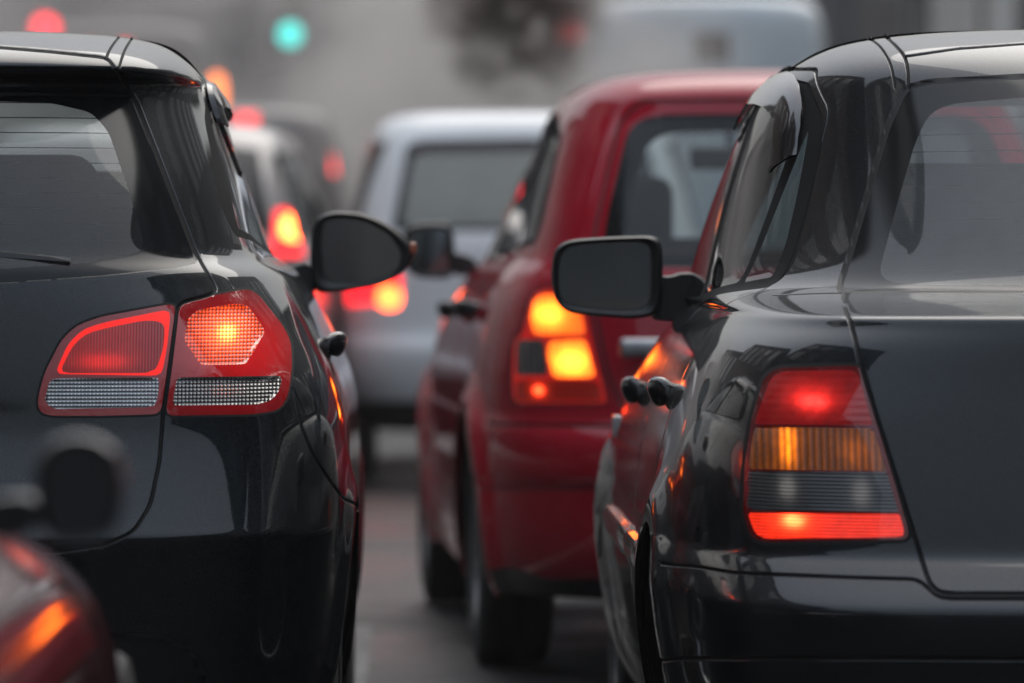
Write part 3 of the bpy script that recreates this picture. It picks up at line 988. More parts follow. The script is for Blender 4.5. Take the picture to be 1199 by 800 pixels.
    dlo = [(1.02, 1.045), (1.00, 1.08), (1.16, 1.34), (1.30, 1.41), (1.55, 1.432), (1.95, 1.425), (2.14, 1.39), (2.84, .985), (2.6, .985), (1.8, 1.01)]
    c.region('pillar', c.sidep(dlo, .4, 1), -.003, .004)
    c.region('side_quarter', c.sidep([(1.08, 1.065), (1.10, 1.12), (1.22, 1.33), (1.24, 1.055)], .4, .4), only=['pillar'])
    c.region('side_rear', c.sidep([(1.28, 1.055), (1.28, 1.375), (1.72, 1.412), (1.74, 1.03)], .4, .7), only=['pillar'])
    c.region('side_front', c.sidep([(1.84, 1.025), (1.82, 1.412), (1.98, 1.405), (2.11, 1.365), (2.66, 1.01)], .4, .7), only=['pillar'])
    rd = [(1.06, .98), (1.02, 1.06), (1.16, 1.36), (1.32, 1.435), (1.77, 1.452), (1.79, .30), (1.30, .30), (1.29, .5), (1.20, .66), (1.10, .78)]
    fd = [(1.795, .30), (1.775, 1.452), (2.08, 1.44), (2.84, 1.0), (2.80, .90), (2.82, .30)]
    c.region('door_rear', c.sidep(rd, .45, 1), only=['body'])
    c.region('door_front', c.sidep(fd, .45, 1), only=['body'])
    for q in (rd, fd):
        c.groove(c.side_line(list(q) + [q[0]], .45, 1), .0022, .005)
    c.groove(c.side_line([(2.86, .88), (2.90, .6), (2.92, .3)], .45, 1), .002, .0045)
    fl = [(.66, .80), (.80, .82), (.83, .90), (.80, .93), (.67, .92), (.64, .86)]
    for lc in (.90, 3.38):
        c.hole(lambda S, lc=lc: np.maximum(np.hypot(S['l'] - lc, S['z'] - .31) - .335, .6 - S['t']))
        c.swell(lambda S, lc=lc: np.where((S['t'] > .5) & (S['u'] > .45), .022 * np.exp(-((np.maximum(np.hypot(S['l'] - lc, S['z'] - .31) - .36, 0)) / .055) ** 2), 0))
    c.region('windscreen', c.front([(-.2, 1.05), (-.2, 1.40), (.50, 1.39), (.62, 1.05)]))
    c.build((150, 28, 40), 8)
    p = M['paint_grey']
    c.emit('body', ['body', 'lamp_gap'], [p, M['gap']])
    c.emit('boot_lid', ['boot_lid'], p)
    c.emit('bumper', ['bumper'], p)
    c.emit('rear_window', ['glass', 'frit', 'seal'], [M['glass_rear2'], M['frit'], M['rubber']])
    c.emit('windscreen', ['windscreen'], M['glass_front'])
    c.emit('door', ['door_front'], p, both=False)
    c.emit('door', ['door_rear'], p, both=False)
    c.emit('window_pillar', ['pillar'], M['frame_matte'], both=False)
    for k in ('side_quarter', 'side_rear', 'side_front'):
        c.emit('side_window', [k], M['glass_tint'], both=False)
    tb = lambda px, py: (lambda q: (abs(q[0]), q[2]))(c.local_px(px, py, .12))
    b1, b2, b3, b4 = tb(957, 472), tb(928, 522), tb(933, 612), tb(1005, 530)
    b5, b6 = tb(927, 574), tb(1010, 578)
    red = lens('dim_red_lens', (0.22, .004, .008), emit=(1, .030, .022), bulbs=[(*b1, .018, .009, 1.6), (b1[0], b1[1] + .006, .034, .024, .30)], amb=.035, flute=(0, .012), contrast=.06, relief=.10, spark=.4)
    amber = lens('amber_lens', (0.30, .075, .004), emit=(1, .20, .004), bulbs=[(*b2, .010, .030, 2.4), (*b4, .022, .02, .2)], amb=.07, flute=(.0105, .0042), contrast=.7, spark=.5)
    clear = lens('smoky_clear_lens', (0.10, .105, .11), emit=(1, .92, .85), bulbs=[(*b5, .012, .018, .10), (*b6, .013, .02, .08)], flute=(0, .0058), contrast=.8, metal=.2)
    low = lens('bright_red_lens', (0.32, .006, .006), emit=(1, .032, .008), bulbs=[(*b3, .014, .010, 18.0)], amb=.6, flute=(0, .0052), contrast=.5, spark=.2)
    lm = c.emit('tail_lamp', ['lamp'], lens('lamp_housing', (.10, .004, .006), contrast=0, emit=(1, .02, .02), amb=.01), both=False)
    c.emit('brake_lens', ['l_red'], red, both=False, parent=lm)
    c.emit('indicator_lens', ['l_amber'], amber, both=False, parent=lm)
    c.emit('reversing_lens', ['l_clear'], clear, both=False, parent=lm)
    c.emit('lower_lens', ['l_low'], low, both=False, parent=lm)
    interior(c, .75, 2.75, .62, .55, 1.0)
    underbody(c, .30, 3.9, .66)
    for x in (.34, -.34):
        seat(c.root, x * .95, 1.12, .6, 1.262, .56, hw=.46, hh=.27)
        seat(c.root, x, 1.95, .6, 1.26, .50, hw=.27)
    for y in (.90, 3.38):
        for sg in (1, -1):
            wheel(c.root, sg * .735, y, .31, .31, .195, sg, spokes=7)
    wing_mirror(c, [(648, 296), (656, 285), (672, 280), (720, 277), (765, 276), (774, 281), (777, 300), (776, 352), (768, 370), (742, 374), (690, 370), (664, 366), (650, 352), (645, 325)],
                [(658, 297), (668, 288), (700, 285), (752, 283), (761, 288), (763, 310), (762, 350), (756, 361), (730, 363), (690, 360), (664, 356), (655, 345), (654, 315)],
                [(772, 322), (784, 324), (802, 318), (826, 322), (842, 340), (836, 362), (812, 376), (775, 377), (762, 372)], 2.32, .13)
    knob_handle(c, 1.36, .858, .019, .17, .052, key=True)
    knob_handle(c, 2.32, .835, .019, .17, .052, key=True)
    visor(c, [(1.22, 1.28), (1.27, 1.36), (1.36, 1.418), (1.55, 1.440), (1.72, 1.444)], .06, .022)
    visor(c, [(1.80, 1.443), (1.92, 1.438), (2.04, 1.415), (2.12, 1.385)], .045, .014)
    # side rubbing strips, one run per door
    for k in (1, -1):
        for a, b in ((1.30, 1.78), (1.80, 2.80)):
            bm = bmesh.new(); rings = []
            for i in range(9):
                l = a + (b - a) * i / 8
                t0 = c.locate(l, .56) ; sg = k * c.side
                e = .8 if i in (0, 8) else 1
                rings.append([(sg * (t0 + o * e), l, .56 + dz * e) for o, dz in ((-.004, -.03), (.010, -.027), (.016, -.01), (.017, .01), (.010, .027), (-.004, .03))])
            loft(bm, rings)
            bobj('rubbing_strip', bm, M['plastic_gloss'], c.root)
        t0 = c.locate(2.98, .74)
        bm = bmesh.new(); box(bm, (k * c.side * (t0 - .002), 2.98, .74), (.02, .09, .05), .008, 3)
        bobj('side_repeater', bm, lens('repeater_lens', (.5, .5, .5), contrast=0), c.root)
    return c
M['glass_rear2'] = glass('rear_window_glass_plain', (0.74, 0.80, 0.80), lines=0.029, dust=.20)
saloon()

# ------------------------------------------------------------------ middle: red estate, nose turned a little to the left
def red_car():
    rows = [(.22, .82, .14, 1.2, 4.2, 3.92, 1.2, 4),
            (.29, .838, .06, 1.3, 4.4, 4.02, 1.3, 4),
            (.40, .846, .035, 1.35, 4.6, 4.08, 1.3, 4),
            (.50, .848, .022, 1.4, 4.6, 4.10, 1.4, 4),
            (.515, .850, .020, 1.4, 4.6, 4.10, 1.4, 4),
            (.535, .852, .0, 1.4, 4.6, 4.10, 1.4, 4),
            (.61, .853, .0, 1.4, 4.6, 4.08, 1.4, 4),
            (.65, .853, .018, 1.4, 4.6, 4.05, 1.4, 4),
            (.670, .850, .040, 1.4, 4.6, 4.03, 1.4, 4),
            (.69, .846, .052, 1.4, 4.6, 4.0, 1.4, 4),
            (.80, .845, .062, 1.4, 4.6, 3.85, 1.4, 4),
            (.90, .832, .076, 1.4, 4.6, 3.6, 1.4, 4),
            (.98, .808, .088, 1.3, 4.6, 3.25, 1.3, 4),
            (1.03, .788, .097, 1.3, 4.6, 3.05, 1.2, 4),
            (1.065, .762, .108, 1.25, 4.6, 2.92, 1.1, 4),
            (1.085, .742, .120, 1.2, 4.6, 2.86, 1.0, 4),
            (1.11, .730, .134, 1.2, 4.6, 2.80, 1.0, 4),
            (1.20, .704, .185, 1.1, 4.6, 2.62, 1.0, 4),
            (1.30, .672, .245, 1.1, 4.6, 2.43, 1.0, 4),
            (1.40, .638, .310, 1.0, 4.5, 2.24, 1.0, 4),
            (1.455, .617, .345, 1.0, 4.4, 2.12, 1.0, 4),
            (1.49, .60, .355, 1.0, 4.3, 2.04, .9, 4),
            (1.522, .58, .365, .95, 4.2, 1.98, .8, 4),
            (1.552, .55, .40, .9, 4.0, 1.92, .7, 3.6),
            (1.578, .50, .50, .7, 3.8, 1.85, .55, 3.4),
            (1.597, .40, .68, .45, 3.4, 1.76, .4, 3),
            (1.608, .22, .92, .2, 3, 1.65, .2, 3),
            (1.612, .02, 1.15, .02, 2.5, 1.25, .02, 2.5)]
    c = Car('estate_car', rows, (1.075, 12.95, 0), R_(3.0), side=-1, bow=.05)
    tag(c.root, 'red estate car between the two dark cars with glowing orange tail lamp', 'car')
    gate = [(676, 480), (690, 395), (680, 345), (668, 330), (690, 306), (712, 200), (725, 140), (760, 112), (1600, 110), (1600, 492), (735, 492), (715, 470)]
    gate = [(735, 492), (712, 440), (700, 380), (690, 335), (690, 300), (712, 200), (724, 145), (750, 118), (1600, 112), (1600, 492)]
    c.region('tailgate', c.rear(gate, .9, 2))
    c.groove(c.rear_line([(1600, 492)] + gate[:-1], .9, 2), .003, .006)
    bump = [(450, 496), (560, 495), (600, 497), (735, 499), (1600, 499), (1600, 1000), (450, 1000)]
    c.region('bumper', c.rear(bump, .55, 1))
    c.groove(c.rear_line(bump[:-2], .6, 1), .003, .008)
    c.groove(c.rear_line([(450, 571), (600, 572), (1600, 574)], .6, 0), .002, .004)
    c.region('valance', c.rear([(450, 664), (600, 664), (640, 678), (1600, 678), (1600, 1000), (450, 1000)], .55, 1), only=['bumper'])
    wo = [(702, 306), (712, 245), (734, 155), (750, 139), (780, 134), (1500, 128), (1500, 314), (708, 314)]
    wi = [(728, 290), (738, 225), (757, 170), (772, 158), (800, 153), (1500, 147), (1500, 300), (735, 300)]
    c.region('frit', c.rear(wo, .9, 2), -.004, .005, only=['tailgate'])
    c.region('glass', c.rear(wi, .9, 2), only=['frit'])
    lamp = [(621, 352), (628, 341), (645, 338), (668, 340), (683, 350), (692, 395), (700, 430), (711, 472), (602, 472), (600, 445), (602, 400), (612, 390)]
    g = c.rear(lamp, 1.2, 1)
    c.region('lamp_gap', lambda S: g(S) - .008)
    c.region('lamp', c.rear(lamp, 1.2, 1))
    c.region('l_top', c.rear([(621, 372), (625, 352), (634, 345), (662, 344), (678, 352), (685, 392), (625, 392)], 1.2, 1), only=['lamp'])
    c.region('l_mid', c.rear([(641, 415), (643, 400), (685, 398), (697, 442), (648, 442)], 1.2, 1), only=['lamp'])
    c.region('l_clear', c.rear([(605, 398), (637, 397), (642, 440), (604, 440)], 1.2, 1), only=['lamp'])
    c.region('l_low', c.rear([(604, 446), (700, 446), (707, 470), (604, 470)], 1.2, .5), only=['lamp'])
    dlo = [(.60, 1.13), (.60, 1.20), (.78, 1.42), (1.0, 1.475), (1.5, 1.495), (1.95, 1.475), (2.10, 1.44), (2.76, 1.06), (2.6, 1.06), (1.6, 1.09)]
    c.region('pillar', c.sidep(dlo, .4, 1), -.004, .005)
    c.region('side_quarter', c.sidep([(.68, 1.15), (.84, 1.40), (1.02, 1.44), (1.04, 1.13)], .4, .7), only=['pillar'])
    c.region('side_rear', c.sidep([(1.10, 1.125), (1.09, 1.452), (1.62, 1.47), (1.64, 1.105)], .4, .7), only=['pillar'])
    c.region('side_front', c.sidep([(1.74, 1.10), (1.72, 1.468), (1.94, 1.455), (2.08, 1.41), (2.58, 1.08)], .4, .7), only=['pillar'])
    rd = [(1.08, .85), (1.05, 1.1), (1.06, 1.485), (1.66, 1.505), (1.69, .36), (1.38, .36), (1.34, .55)]
    fd = [(1.695, .36), (1.665, 1.505), (2.06, 1.48), (2.74, 1.07), (2.78, .36)]
    c.region('door_rear', c.sidep([(l, min(z, 1.16)) for l, z in rd], .45, 0), only=['body'])
    c.region('door_front', c.sidep([(l, min(z, 1.16)) for l, z in fd], .45, 0), only=['body'])
    for q in (rd, fd):
        c.groove(c.side_line(list(q) + [q[0]], .45, 1), .003, .006)
    for lc in (.93, 3.36):
        c.hole(lambda S, lc=lc: np.maximum(np.hypot(S['l'] - lc, S['z'] - .33) - .355, .6 - S['t']))
        c.swell(lambda S, lc=lc: np.where((S['t'] > .5) & (S['u'] > .45), .03 * np.exp(-((np.maximum(np.hypot(S['l'] - lc, S['z'] - .33) - .375, 0)) / .055) ** 2), 0))
    c.region('windscreen', c.front([(-.2, 1.12), (-.2, 1.47), (.52, 1.45), (.66, 1.12)]))
    c.build((80, 20, 30), 6)
    p = M['paint_red']
    c.emit('body', ['body', 'lamp_gap'], [p, M['gap']])
    c.emit('tailgate', ['tailgate'], p)
    c.emit('bumper', ['bumper'], p)
    c.emit('rear_valance', ['valance'], M['plastic'])
    c.emit('rear_window', ['glass', 'frit'], [M['glass_front2'], M['frit']])
    c.emit('windscreen', ['windscreen'], M['glass_front'])
    c.emit('door', ['door_front'], p, both=False)
    c.emit('door', ['door_rear'], p, both=False)
    c.emit('window_pillar', ['pillar'], M['frame_matte'], both=False)
    for k in ('side_quarter', 'side_rear', 'side_front'):
        c.emit('side_window', [k], M['glass_dark'], both=False)
    tb = lambda px, py: (lambda q: (abs(q[0]), q[2]))(c.local_px(px, py, .12))
    b1, b2, b3 = tb(648, 369), tb(672, 424), tb(636, 459)
    top = lens('lit_orange_lens', (0.35, .05, .01), emit=(1, .13, .010), bulbs=[(*b1, .032, .028, 6.5)], amb=.9, spark=.3, flute=(.012, 0), contrast=.3)
    mid = lens('lit_indicator_lens', (0.35, .05, .01), emit=(1, .15, .012), bulbs=[(*b2, .034, .028, 6.5)], amb=1.2, spark=.3, flute=(.012, 0), contrast=.25)
    clr = lens('grey_clear_lens', (0.35, .32, .32), flute=(.012, .012), contrast=.8, metal=.6)
    low = lens('dark_red_lens', (0.16, .004, .006), emit=(1, .04, .01), bulbs=[(*b3, .008, .008, 9.0)], amb=.06, flute=(.014, 0), contrast=.3)
    lm = c.emit('tail_lamp', ['lamp'], lens('red_lamp_housing', (.2, .006, .008), contrast=0, emit=(1, .02, .012), amb=.22), both=False)
    c.emit('brake_lens', ['l_top'], top, both=False, parent=lm)
    c.emit('indicator_lens', ['l_mid'], mid, both=False, parent=lm)
    c.emit('reversing_lens', ['l_clear'], clr, both=False, parent=lm)
    c.emit('reflector_lens', ['l_low'], low, both=False, parent=lm)
    interior(c, .55, 2.75, .64, .58, 1.05)
    underbody(c, .35, 3.8, .66, .24, .46)
    for x in (.37, -.37):
        seat(c.root, x, 1.90, .62, 1.33, .50, hw=.33, hh=.26)
        seat(c.root, x, 1.10, .62, 1.15, .50, head=False)
    for y in (.93, 3.36):
        for sg in (1, -1):
            wheel(c.root, sg * .745, y, .325, .325, .20, sg, spokes=6)
    wing_mirror(c, [(473, 268), (485, 262), (520, 260), (530, 264), (533, 285), (532, 320), (526, 327), (490, 326), (475, 315), (470, 290)],
                [(478, 272), (490, 267), (518, 266), (525, 270), (526, 300), (525, 318), (492, 319), (480, 311), (476, 290)],
                [(529, 295), (545, 298), (560, 305), (560, 322), (530, 324)], 2.60, .13)
    knob_handle(c, 1.30, .955, .045, .19, .05)
    knob_handle(c, 1.98, .945, .045, .19, .05)
    # plate lamp bar / handle plate on the tailgate, interior mirror
    bm = bmesh.new()
    q0 = c.local_px(745, 408, .06)
    box(bm, (0, q0[1] - .01, q0[2]), (abs(q0[0]) * 2 + .09, .04, .052), .016, 4)
    bobj('tailgate_handle_bar', bm, M['chrome_dull'], c.root)
    bm = bmesh.new(); box(bm, (0, 2.2, 1.39), (.24, .03, .07), .014, 3); tube(bm, [(0, 2.2, 1.42), (0, 2.24, 1.50)], .012)
    bobj('interior_mirror', bm, M['plastic'], c.root)
    return c
M['glass_front2'] = glass('red_car_rear_glass', (0.70, 0.76, 0.76))
M['chrome_dull'] = plain('dull_bright_trim', (0.35, 0.35, 0.36), 0.35, metal=.8)
red_car()

# ------------------------------------------------------------------ plainer cars of the queue
def queue_car(name, label, cat, rows, loc, rz, pmat, side=1, lamps=(), win=None, plate=None, front_lamp=None, sidewin=None, group=None, bumper=None, res=((44, 12, 24), 5), arches=(.8, 3.2), wr=.32, seats=True, W=.8, inter=None):
    c = Car(name, rows, loc, rz, side=side, bow=.05)
    tag(c.root, label, cat, group)
    if win:
        c.region('frit', c.rear_loc([(-p[0] if p[0] < 0 else p[0], p[1]) for p in win[0]] if False else win[0], 1.6, 1))
        if win[1] is not None:
            c.region('glass', c.rear_loc(win[1], 1.6, 1), only=['frit'])
    for i, (P, m, em) in enumerate(lamps):
        c.region('lamp%d' % i, c.rear_loc(P, .48, em))
    if plate:
        c.region('plate', c.rear_loc(plate, .5, .3))
    if bumper:
        c.region('bumper', c.rear_loc(bumper, .5, .5), only=['body'])
    if sidewin:
        c.region('pillar', c.sidep(sidewin[0], .4, 1), -.004, .005)
        for i, q in enumerate(sidewin[1:]):
            c.region('sw%d' % i, c.sidep(q, .4, .6), only=['pillar'])
    for lc in arches:
        c.hole(lambda S, lc=lc: np.maximum(np.hypot(S['l'] - lc, S['z'] - wr) - wr - .035, .6 - S['t']))
    if inter:
        c.region('windscreen', c.front(inter))
    if front_lamp:
        c.region('headlamp', c.front(front_lamp))
    c.build(*res)
    c.emit('body', ['body'], pmat)
    if win: c.emit('rear_window', ['glass', 'frit'] if win[1] is not None else ['frit'], [M['glass_front2'], M['frit']] if win[1] is not None else [M['frit']])
    if inter: c.emit('windscreen', ['windscreen'], M['glass_front'])
    if bumper: c.emit('bumper', ['bumper'], M['plastic'])
    if plate: c.emit('number_plate', ['plate'], M['plate'])
    if front_lamp: c.emit('headlamp', ['headlamp'], M['headlamp'], both=False)
    for i, (P, m, em) in enumerate(lamps):
        c.emit('tail_lamp', ['lamp%d' % i], m, both=False)
    if sidewin:
        c.emit('window_pillar', ['pillar'], M['frit'], both=False)
        for i in range(len(sidewin) - 1):
            c.emit('side_window', ['sw%d' % i], M['glass_tint'], both=False)
    for y in arches:
        for sg in (1, -1):
            wheel(c.root, sg * (W - .1), y, wr, wr, .2, sg)
    return c

M['plate'] = plain('white_number_plate', (0.62, 0.62, 0.60), 0.5, var=.05)
M['headlamp'] = lens('headlamp_glass', (0.7, .72, .74), flute=(.03, 0), contrast=.4, metal=.7)
M['paint_white'] = paint('white_car_paint', (0.86, 0.88, 0.88), metal=0, rough=.3, flake=.05, dirt=.15)
M['paint_silver'] = paint('silver_brown_car_paint', (0.42, 0.40, 0.39), metal=.3, rough=.35, flake=.2, dirt=.25)
M['paint_darkvan'] = paint('dark_van_paint', (0.035, 0.03, 0.032), metal=.2, rough=.35, dirt=.4)
M['paint_maroon'] = paint('maroon_car_paint', (0.085, 0.018, 0.024), metal=.4, rough=.34, flake=.3, dirt=.25)
M['bus_paint'] = paint('pale_van_paint', (0.74, 0.79, 0.80), metal=0, rough=.4, flake=.03, dirt=.2)
def hot(name, strength=9.0, g=.16):
    k = NT(name)
    k.b.inputs['Base Color'].default_value = (.3, .02, .01, 1)
    k.b.inputs['Emission Color'].default_value = (1, g, .02, 1)
    k.b.inputs['Emission Strength'].default_value = strength
    return k.m

def van_rows(W, H, L, hood, belt, run=.25, z0=.25):
    """tall body: bumper, lamp band, upright rear glass, domed roof; bonnet height hood, belt line belt"""
    r = H - belt
    return [(z0, W * .9, .22, 1.0, 4, L - .15, 1.0, 4), (z0 + .10, W * .97, .06, 1.1, 4.6, L - .04, 1.1, 4), (.48, W, .02, 1.2, 5, L, 1.2, 4), (.60, W, .0, 1.2, 5, L, 1.2, 4),
            (.68, W, .01, 1.2, 5, L - .02, 1.2, 4), (.71, W * .995, .05, 1.2, 5, L - .04, 1.2, 4), (.80, W * .995, .06, 1.2, 5, L - .10, 1.2, 4), (hood, W * .985, .075, 1.2, 5, L - .35, 1.2, 4), (belt - .06, W * .965, .09, 1.1, 5, L - .95, 1.1, 4),
            (belt, W * .935, .11, 1.1, 5, L - 1.15, 1.0, 4), (belt + r * .3, W * .895, .11 + run * .3, 1, 5, L - 1.45, 1.0, 4), (belt + r * .6, W * .845, .11 + run * .65, 1, 5, L - 1.72, 1.0, 4), (belt + r * .82, W * .80, .11 + run * .9, 1, 4.6, L - 1.95, 1.0, 4),
            (belt + r * .92, W * .75, .15 + run, .8, 4, L - 2.1, .8, 3.6), (belt + r * .975, W * .64, .3 + run, .6, 3.6, L - 2.25, .6, 3.4), (H - .004, W * .4, .55 + run, .3, 3, L - 2.5, .3, 3), (H, .02, .9 + run, .02, 2.5, L - 2.9, .02, 2.5)]

lampM = [(None)]
red_hot = hot('lit_tail_lamp_hot', 9.0, .11)
red_mid = hot('lit_tail_lamp_red', 1.3, .012)
red_dim = hot('lit_tail_lamp_dim', 2.2, .02)

# white people carrier ahead of the gap, 25 m away
W_ = .93
queue_car('minivan', 'white people carrier in the gap ahead of the red estate car', 'van', van_rows(W_, 1.83, 4.5, .98, 1.18, .30), (.60, 24.6, 0), R_(1.0), M['paint_white'], side=-1,
          lamps=[([(.62, 1.03), (.88, 1.03), (.88, .86), (.62, .88)], red_mid, 0), ([(.62, .955), (.735, .955), (.735, .845), (.62, .845)], hot('lit_tail_lamp_orange', 5, .10), 2.4)],
          win=([(0, 1.22), (.665, 1.22), (.59, 1.64), (.53, 1.665), (0, 1.675), (-.3, 1.675), (-.3, 1.22)], [(0, 1.25), (.62, 1.25), (.55, 1.62), (-.3, 1.64), (-.3, 1.25)]),
          plate=[(-.27, .30), (.75, .30), (.75, .24), (-.27, .24)] if False else None,
          bumper=[(-.3, .40), (.98, .40), (.98, .2), (-.3, .2)], inter=[(-.2, 1.25), (-.2, 1.66), (.50, 1.64), (.62, 1.25)],
          sidewin=[[(.45, 1.22), (.55, 1.66), (2.4, 1.70), (3.2, 1.2)], [(.55, 1.26), (.66, 1.6), (1.3, 1.63), (1.3, 1.25)], [(1.4, 1.25), (1.4, 1.63), (2.3, 1.62), (2.95, 1.25)]], W=W_)
# silver-brown estate beyond the black hatchback
queue_car('suv', 'silver brown off-roader ahead of the black hatchback, tail lamp glaring', 'car', van_rows(.88, 1.74, 4.3, 1.0, 1.16, .35), (-1.315, 23.4, 0), R_(-3.4), M['paint_silver'], side=1,
          lamps=[([(.69, 1.32), (.90, 1.32), (.90, 1.10), (.69, 1.10)], red_mid, 1), ([(.715, 1.30), (.86, 1.30), (.86, 1.17), (.715, 1.17)], red_hot, 3)],
          win=([(-.3, 1.2), (.68, 1.2), (.60, 1.60), (-.3, 1.63)], [(-.3, 1.25), (.60, 1.25), (.53, 1.55), (-.3, 1.58)]), bumper=[(-.3, .58), (.95, .58), (.95, .2), (-.3, .2)],
          inter=[(-.2, 1.25), (-.2, 1.58), (.50, 1.56), (.62, 1.25)],
          sidewin=[[(.45, 1.18), (.60, 1.58), (2.2, 1.62), (3.05, 1.18)], [(.55, 1.22), (.68, 1.54), (1.2, 1.56), (1.2, 1.22)], [(1.3, 1.22), (1.3, 1.56), (2.1, 1.55), (2.8, 1.22)]], W=.88, wr=.34)
# dark high-roofed van further on, lamps up high
queue_car('high_roof_van', 'dark high-roofed van far down the left lane, small red lamps', 'van', van_rows(1.0, 2.5, 5.6, 1.15, 1.4, .15), (-1.47, 47, 0), 0, M['paint_darkvan'], side=1,
          lamps=[([(.93, 2.06), (1.05, 2.06), (1.05, 1.80), (.93, 1.80)] if False else [(.79, 2.06), (.96, 2.06), (.96, 1.86), (.79, 1.86)], red_dim, 0), ([(-.1, 2.42), (.10, 2.42), (.10, 2.24), (-.1, 2.24)], red_mid, 0)],
          win=([(-.3, 1.45), (.78, 1.45), (.74, 1.82), (-.3, 1.82)], None), bumper=[(-.3, .6), (1.1, .6), (1.1, .2), (-.3, .2)], W=1.0, wr=.34, arches=(1.1, 4.4))
hv = bpy.data.objects['high_roof_van']
bm = bmesh.new()
lathe_z = [(.085, 2.46), (.085, 2.60), (.08, 2.72), (.05, 2.79), (.002, 2.81)]
loft(bm, [[(-.29 + r * math.cos(2 * math.pi * k / 20), .75 + r * math.sin(2 * math.pi * k / 20), z) for k in range(20)] for r, z in lathe_z], True, False)
bobj('roof_beacon', bm, glow('lit_amber_beacon', (1, .22, .05), 1.6), hv)
# big pale van on the right, beyond the red car
vr = [(.30, 1.0, .05, .8, 6, 5.9, 1.0, 5), (.5, 1.04, .0, .8, 7, 6.0, 1.0, 5), (1.0, 1.04, .0, .8, 7, 6.0, 1.0, 5), (1.2, 1.04, .01, .8, 7, 5.9, 1.0, 5), (2.0, 1.03, .03, .8, 7, 5.2, 1.0, 5), (2.9, 1.01, .06, .8, 6, 4.8, 1.0, 5),
      (3.15, .98, .08, .8, 5.5, 4.7, 1.0, 4), (3.26, .92, .12, .8, 5, 4.6, .9, 4), (3.31, .8, .2, .7, 4, 4.5, .7, 3.6), (3.33, .5, .5, .4, 3, 4.2, .4, 3), (3.335, .02, 1.5, .02, 2.5, 3.5, .02, 2.5)]
queue_car('box_van', 'tall pale box van on the right with one small dark rear window', 'van', vr, (2.60, 43.5, 0), 0, M['bus_paint'], side=-1,
          win=([(-.2, 2.74), (.155, 2.74), (.155, 3.0), (-.2, 3.0)], None), lamps=[([(.86, 1.2), (1.0, 1.2), (1.0, .9), (.86, .9)], red_dim, 0)], bumper=[(-.2, .62), (1.1, .62), (1.1, .2), (-.2, .2)], W=1.04, wr=.38, arches=(1.3, 4.7))
br_ = [(z * 1.19, w * 1.2, r, d, n, f * 1.7, df, nf) for z, w, r, d, n, f, df, nf in vr]
queue_car('coach', 'tall dark coach far ahead on the left above the black hatchback roof', 'coach', br_, (-3.65, 62.5, 0), 0, M['paint_darkvan'], side=1,
          win=([(-.2, 2.0), (1.0, 2.0), (1.0, 3.1), (-.2, 3.1)], None), lamps=[([(.14, 3.70), (.30, 3.70), (.30, 3.50), (.14, 3.50)], red_dim, 0), ([(.95, 1.5), (1.15, 1.5), (1.15, 1.1), (.95, 1.1)], red_dim, 0)],
          bumper=[(-.2, .7), (1.3, .7), (1.3, .2), (-.2, .2)], W=1.25, wr=.48, arches=(2.6, 7.6))
# maroon car in the near left corner, following the black hatchback
mr = [(.20, .74, .2, 1, 4, 3.78, 1.1, 3.2), (.30, .80, .06, 1.1, 4.4, 3.92, 1.2, 3.2), (.42, .825, .02, 1.2, 4.6, 3.98, 1.3, 3.2), (.52, .83, .0, 1.2, 4.6, 3.98, 1.4, 3.2), (.58, .83, .02, 1.2, 4.6, 3.93, 1.5, 3.2), (.63, .828, .05, 1.2, 4.6, 3.84, 1.5, 3.2),
      (.68, .822, .06, 1.2, 4.6, 3.68, 1.5, 3.2), (.72, .808, .07, 1.2, 4.6, 3.50, 1.5, 3.4), (.755, .785, .08, 1.2, 4.6, 3.28, 1.4, 3.6), (.785, .755, .08, 1.2, 4.6, 3.05, 1.3, 3.8), (.81, .74, .09, 1.2, 4.6, 2.86, 1.2, 4),
      (.84, .73, .10, 1.2, 4.6, 2.78, 1.0, 4), (.92, .71, .2, 1.1, 4.6, 2.6, 1, 4), (1.05, .66, .35, 1, 4.5, 2.3, 1, 4), (1.17, .61, .5, 1, 4.3, 2.02, .9, 4), (1.24, .55, .62, .8, 4, 1.9, .7, 3.6), (1.28, .42, .8, .5, 3.6, 1.75, .4, 3.2), (1.295, .2, 1.0, .2, 3, 1.5, .2, 3), (1.298, .02, 1.2, .02, 2.5, 1.25, .02, 2.5)]
M['mirror_dark'] = plain('dark_mirror_glass', (0.10, 0.105, 0.11), 0.05, metal=1.0, var=.03)
mc = queue_car('coupe', 'blurred dark maroon car cut off in the bottom left corner', 'car', mr, (-1.165, 3.35, 0), 0, M['paint_maroon'], side=1,
          front_lamp=[(.44, .66), (.80, .69), (.80, .58), (.50, .55)], inter=[(-.2, .90), (-.2, 1.15), (.5, 1.14), (.62, .90)],
          win=([(-.2, .9), (.55, .9), (.48, 1.18), (-.2, 1.18)], None),
          sidewin=[[(.7, .90), (.85, 1.15), (1.9, 1.17), (2.62, .86)], [(.8, .92), (.9, 1.12), (1.3, 1.14), (1.3, .91)], [(1.4, .91), (1.4, 1.14), (1.85, 1.13), (2.45, .90)]], W=.82, res=((80, 24, 70), 7), arches=(.8, 3.15), wr=.3)
wing_mirror(mc, [(38, 560), (42, 535), (58, 516), (85, 508), (115, 512), (138, 530), (146, 560), (142, 600), (130, 628), (100, 640), (60, 636), (42, 610)],
            [(48, 560), (52, 540), (66, 525), (88, 518), (112, 521), (130, 536), (137, 560), (134, 596), (122, 620), (98, 630), (64, 626), (50, 600)],
            [(-20, 585), (42, 580), (46, 625), (-20, 640)], 1.25, .12, mat=M['plastic_gloss'])
for hs_ in [o for o in mc.root.children if o.name.startswith('wing_mirror')]:
    for g_ in hs_.children: g_.data.materials[0] = M['mirror_dark']

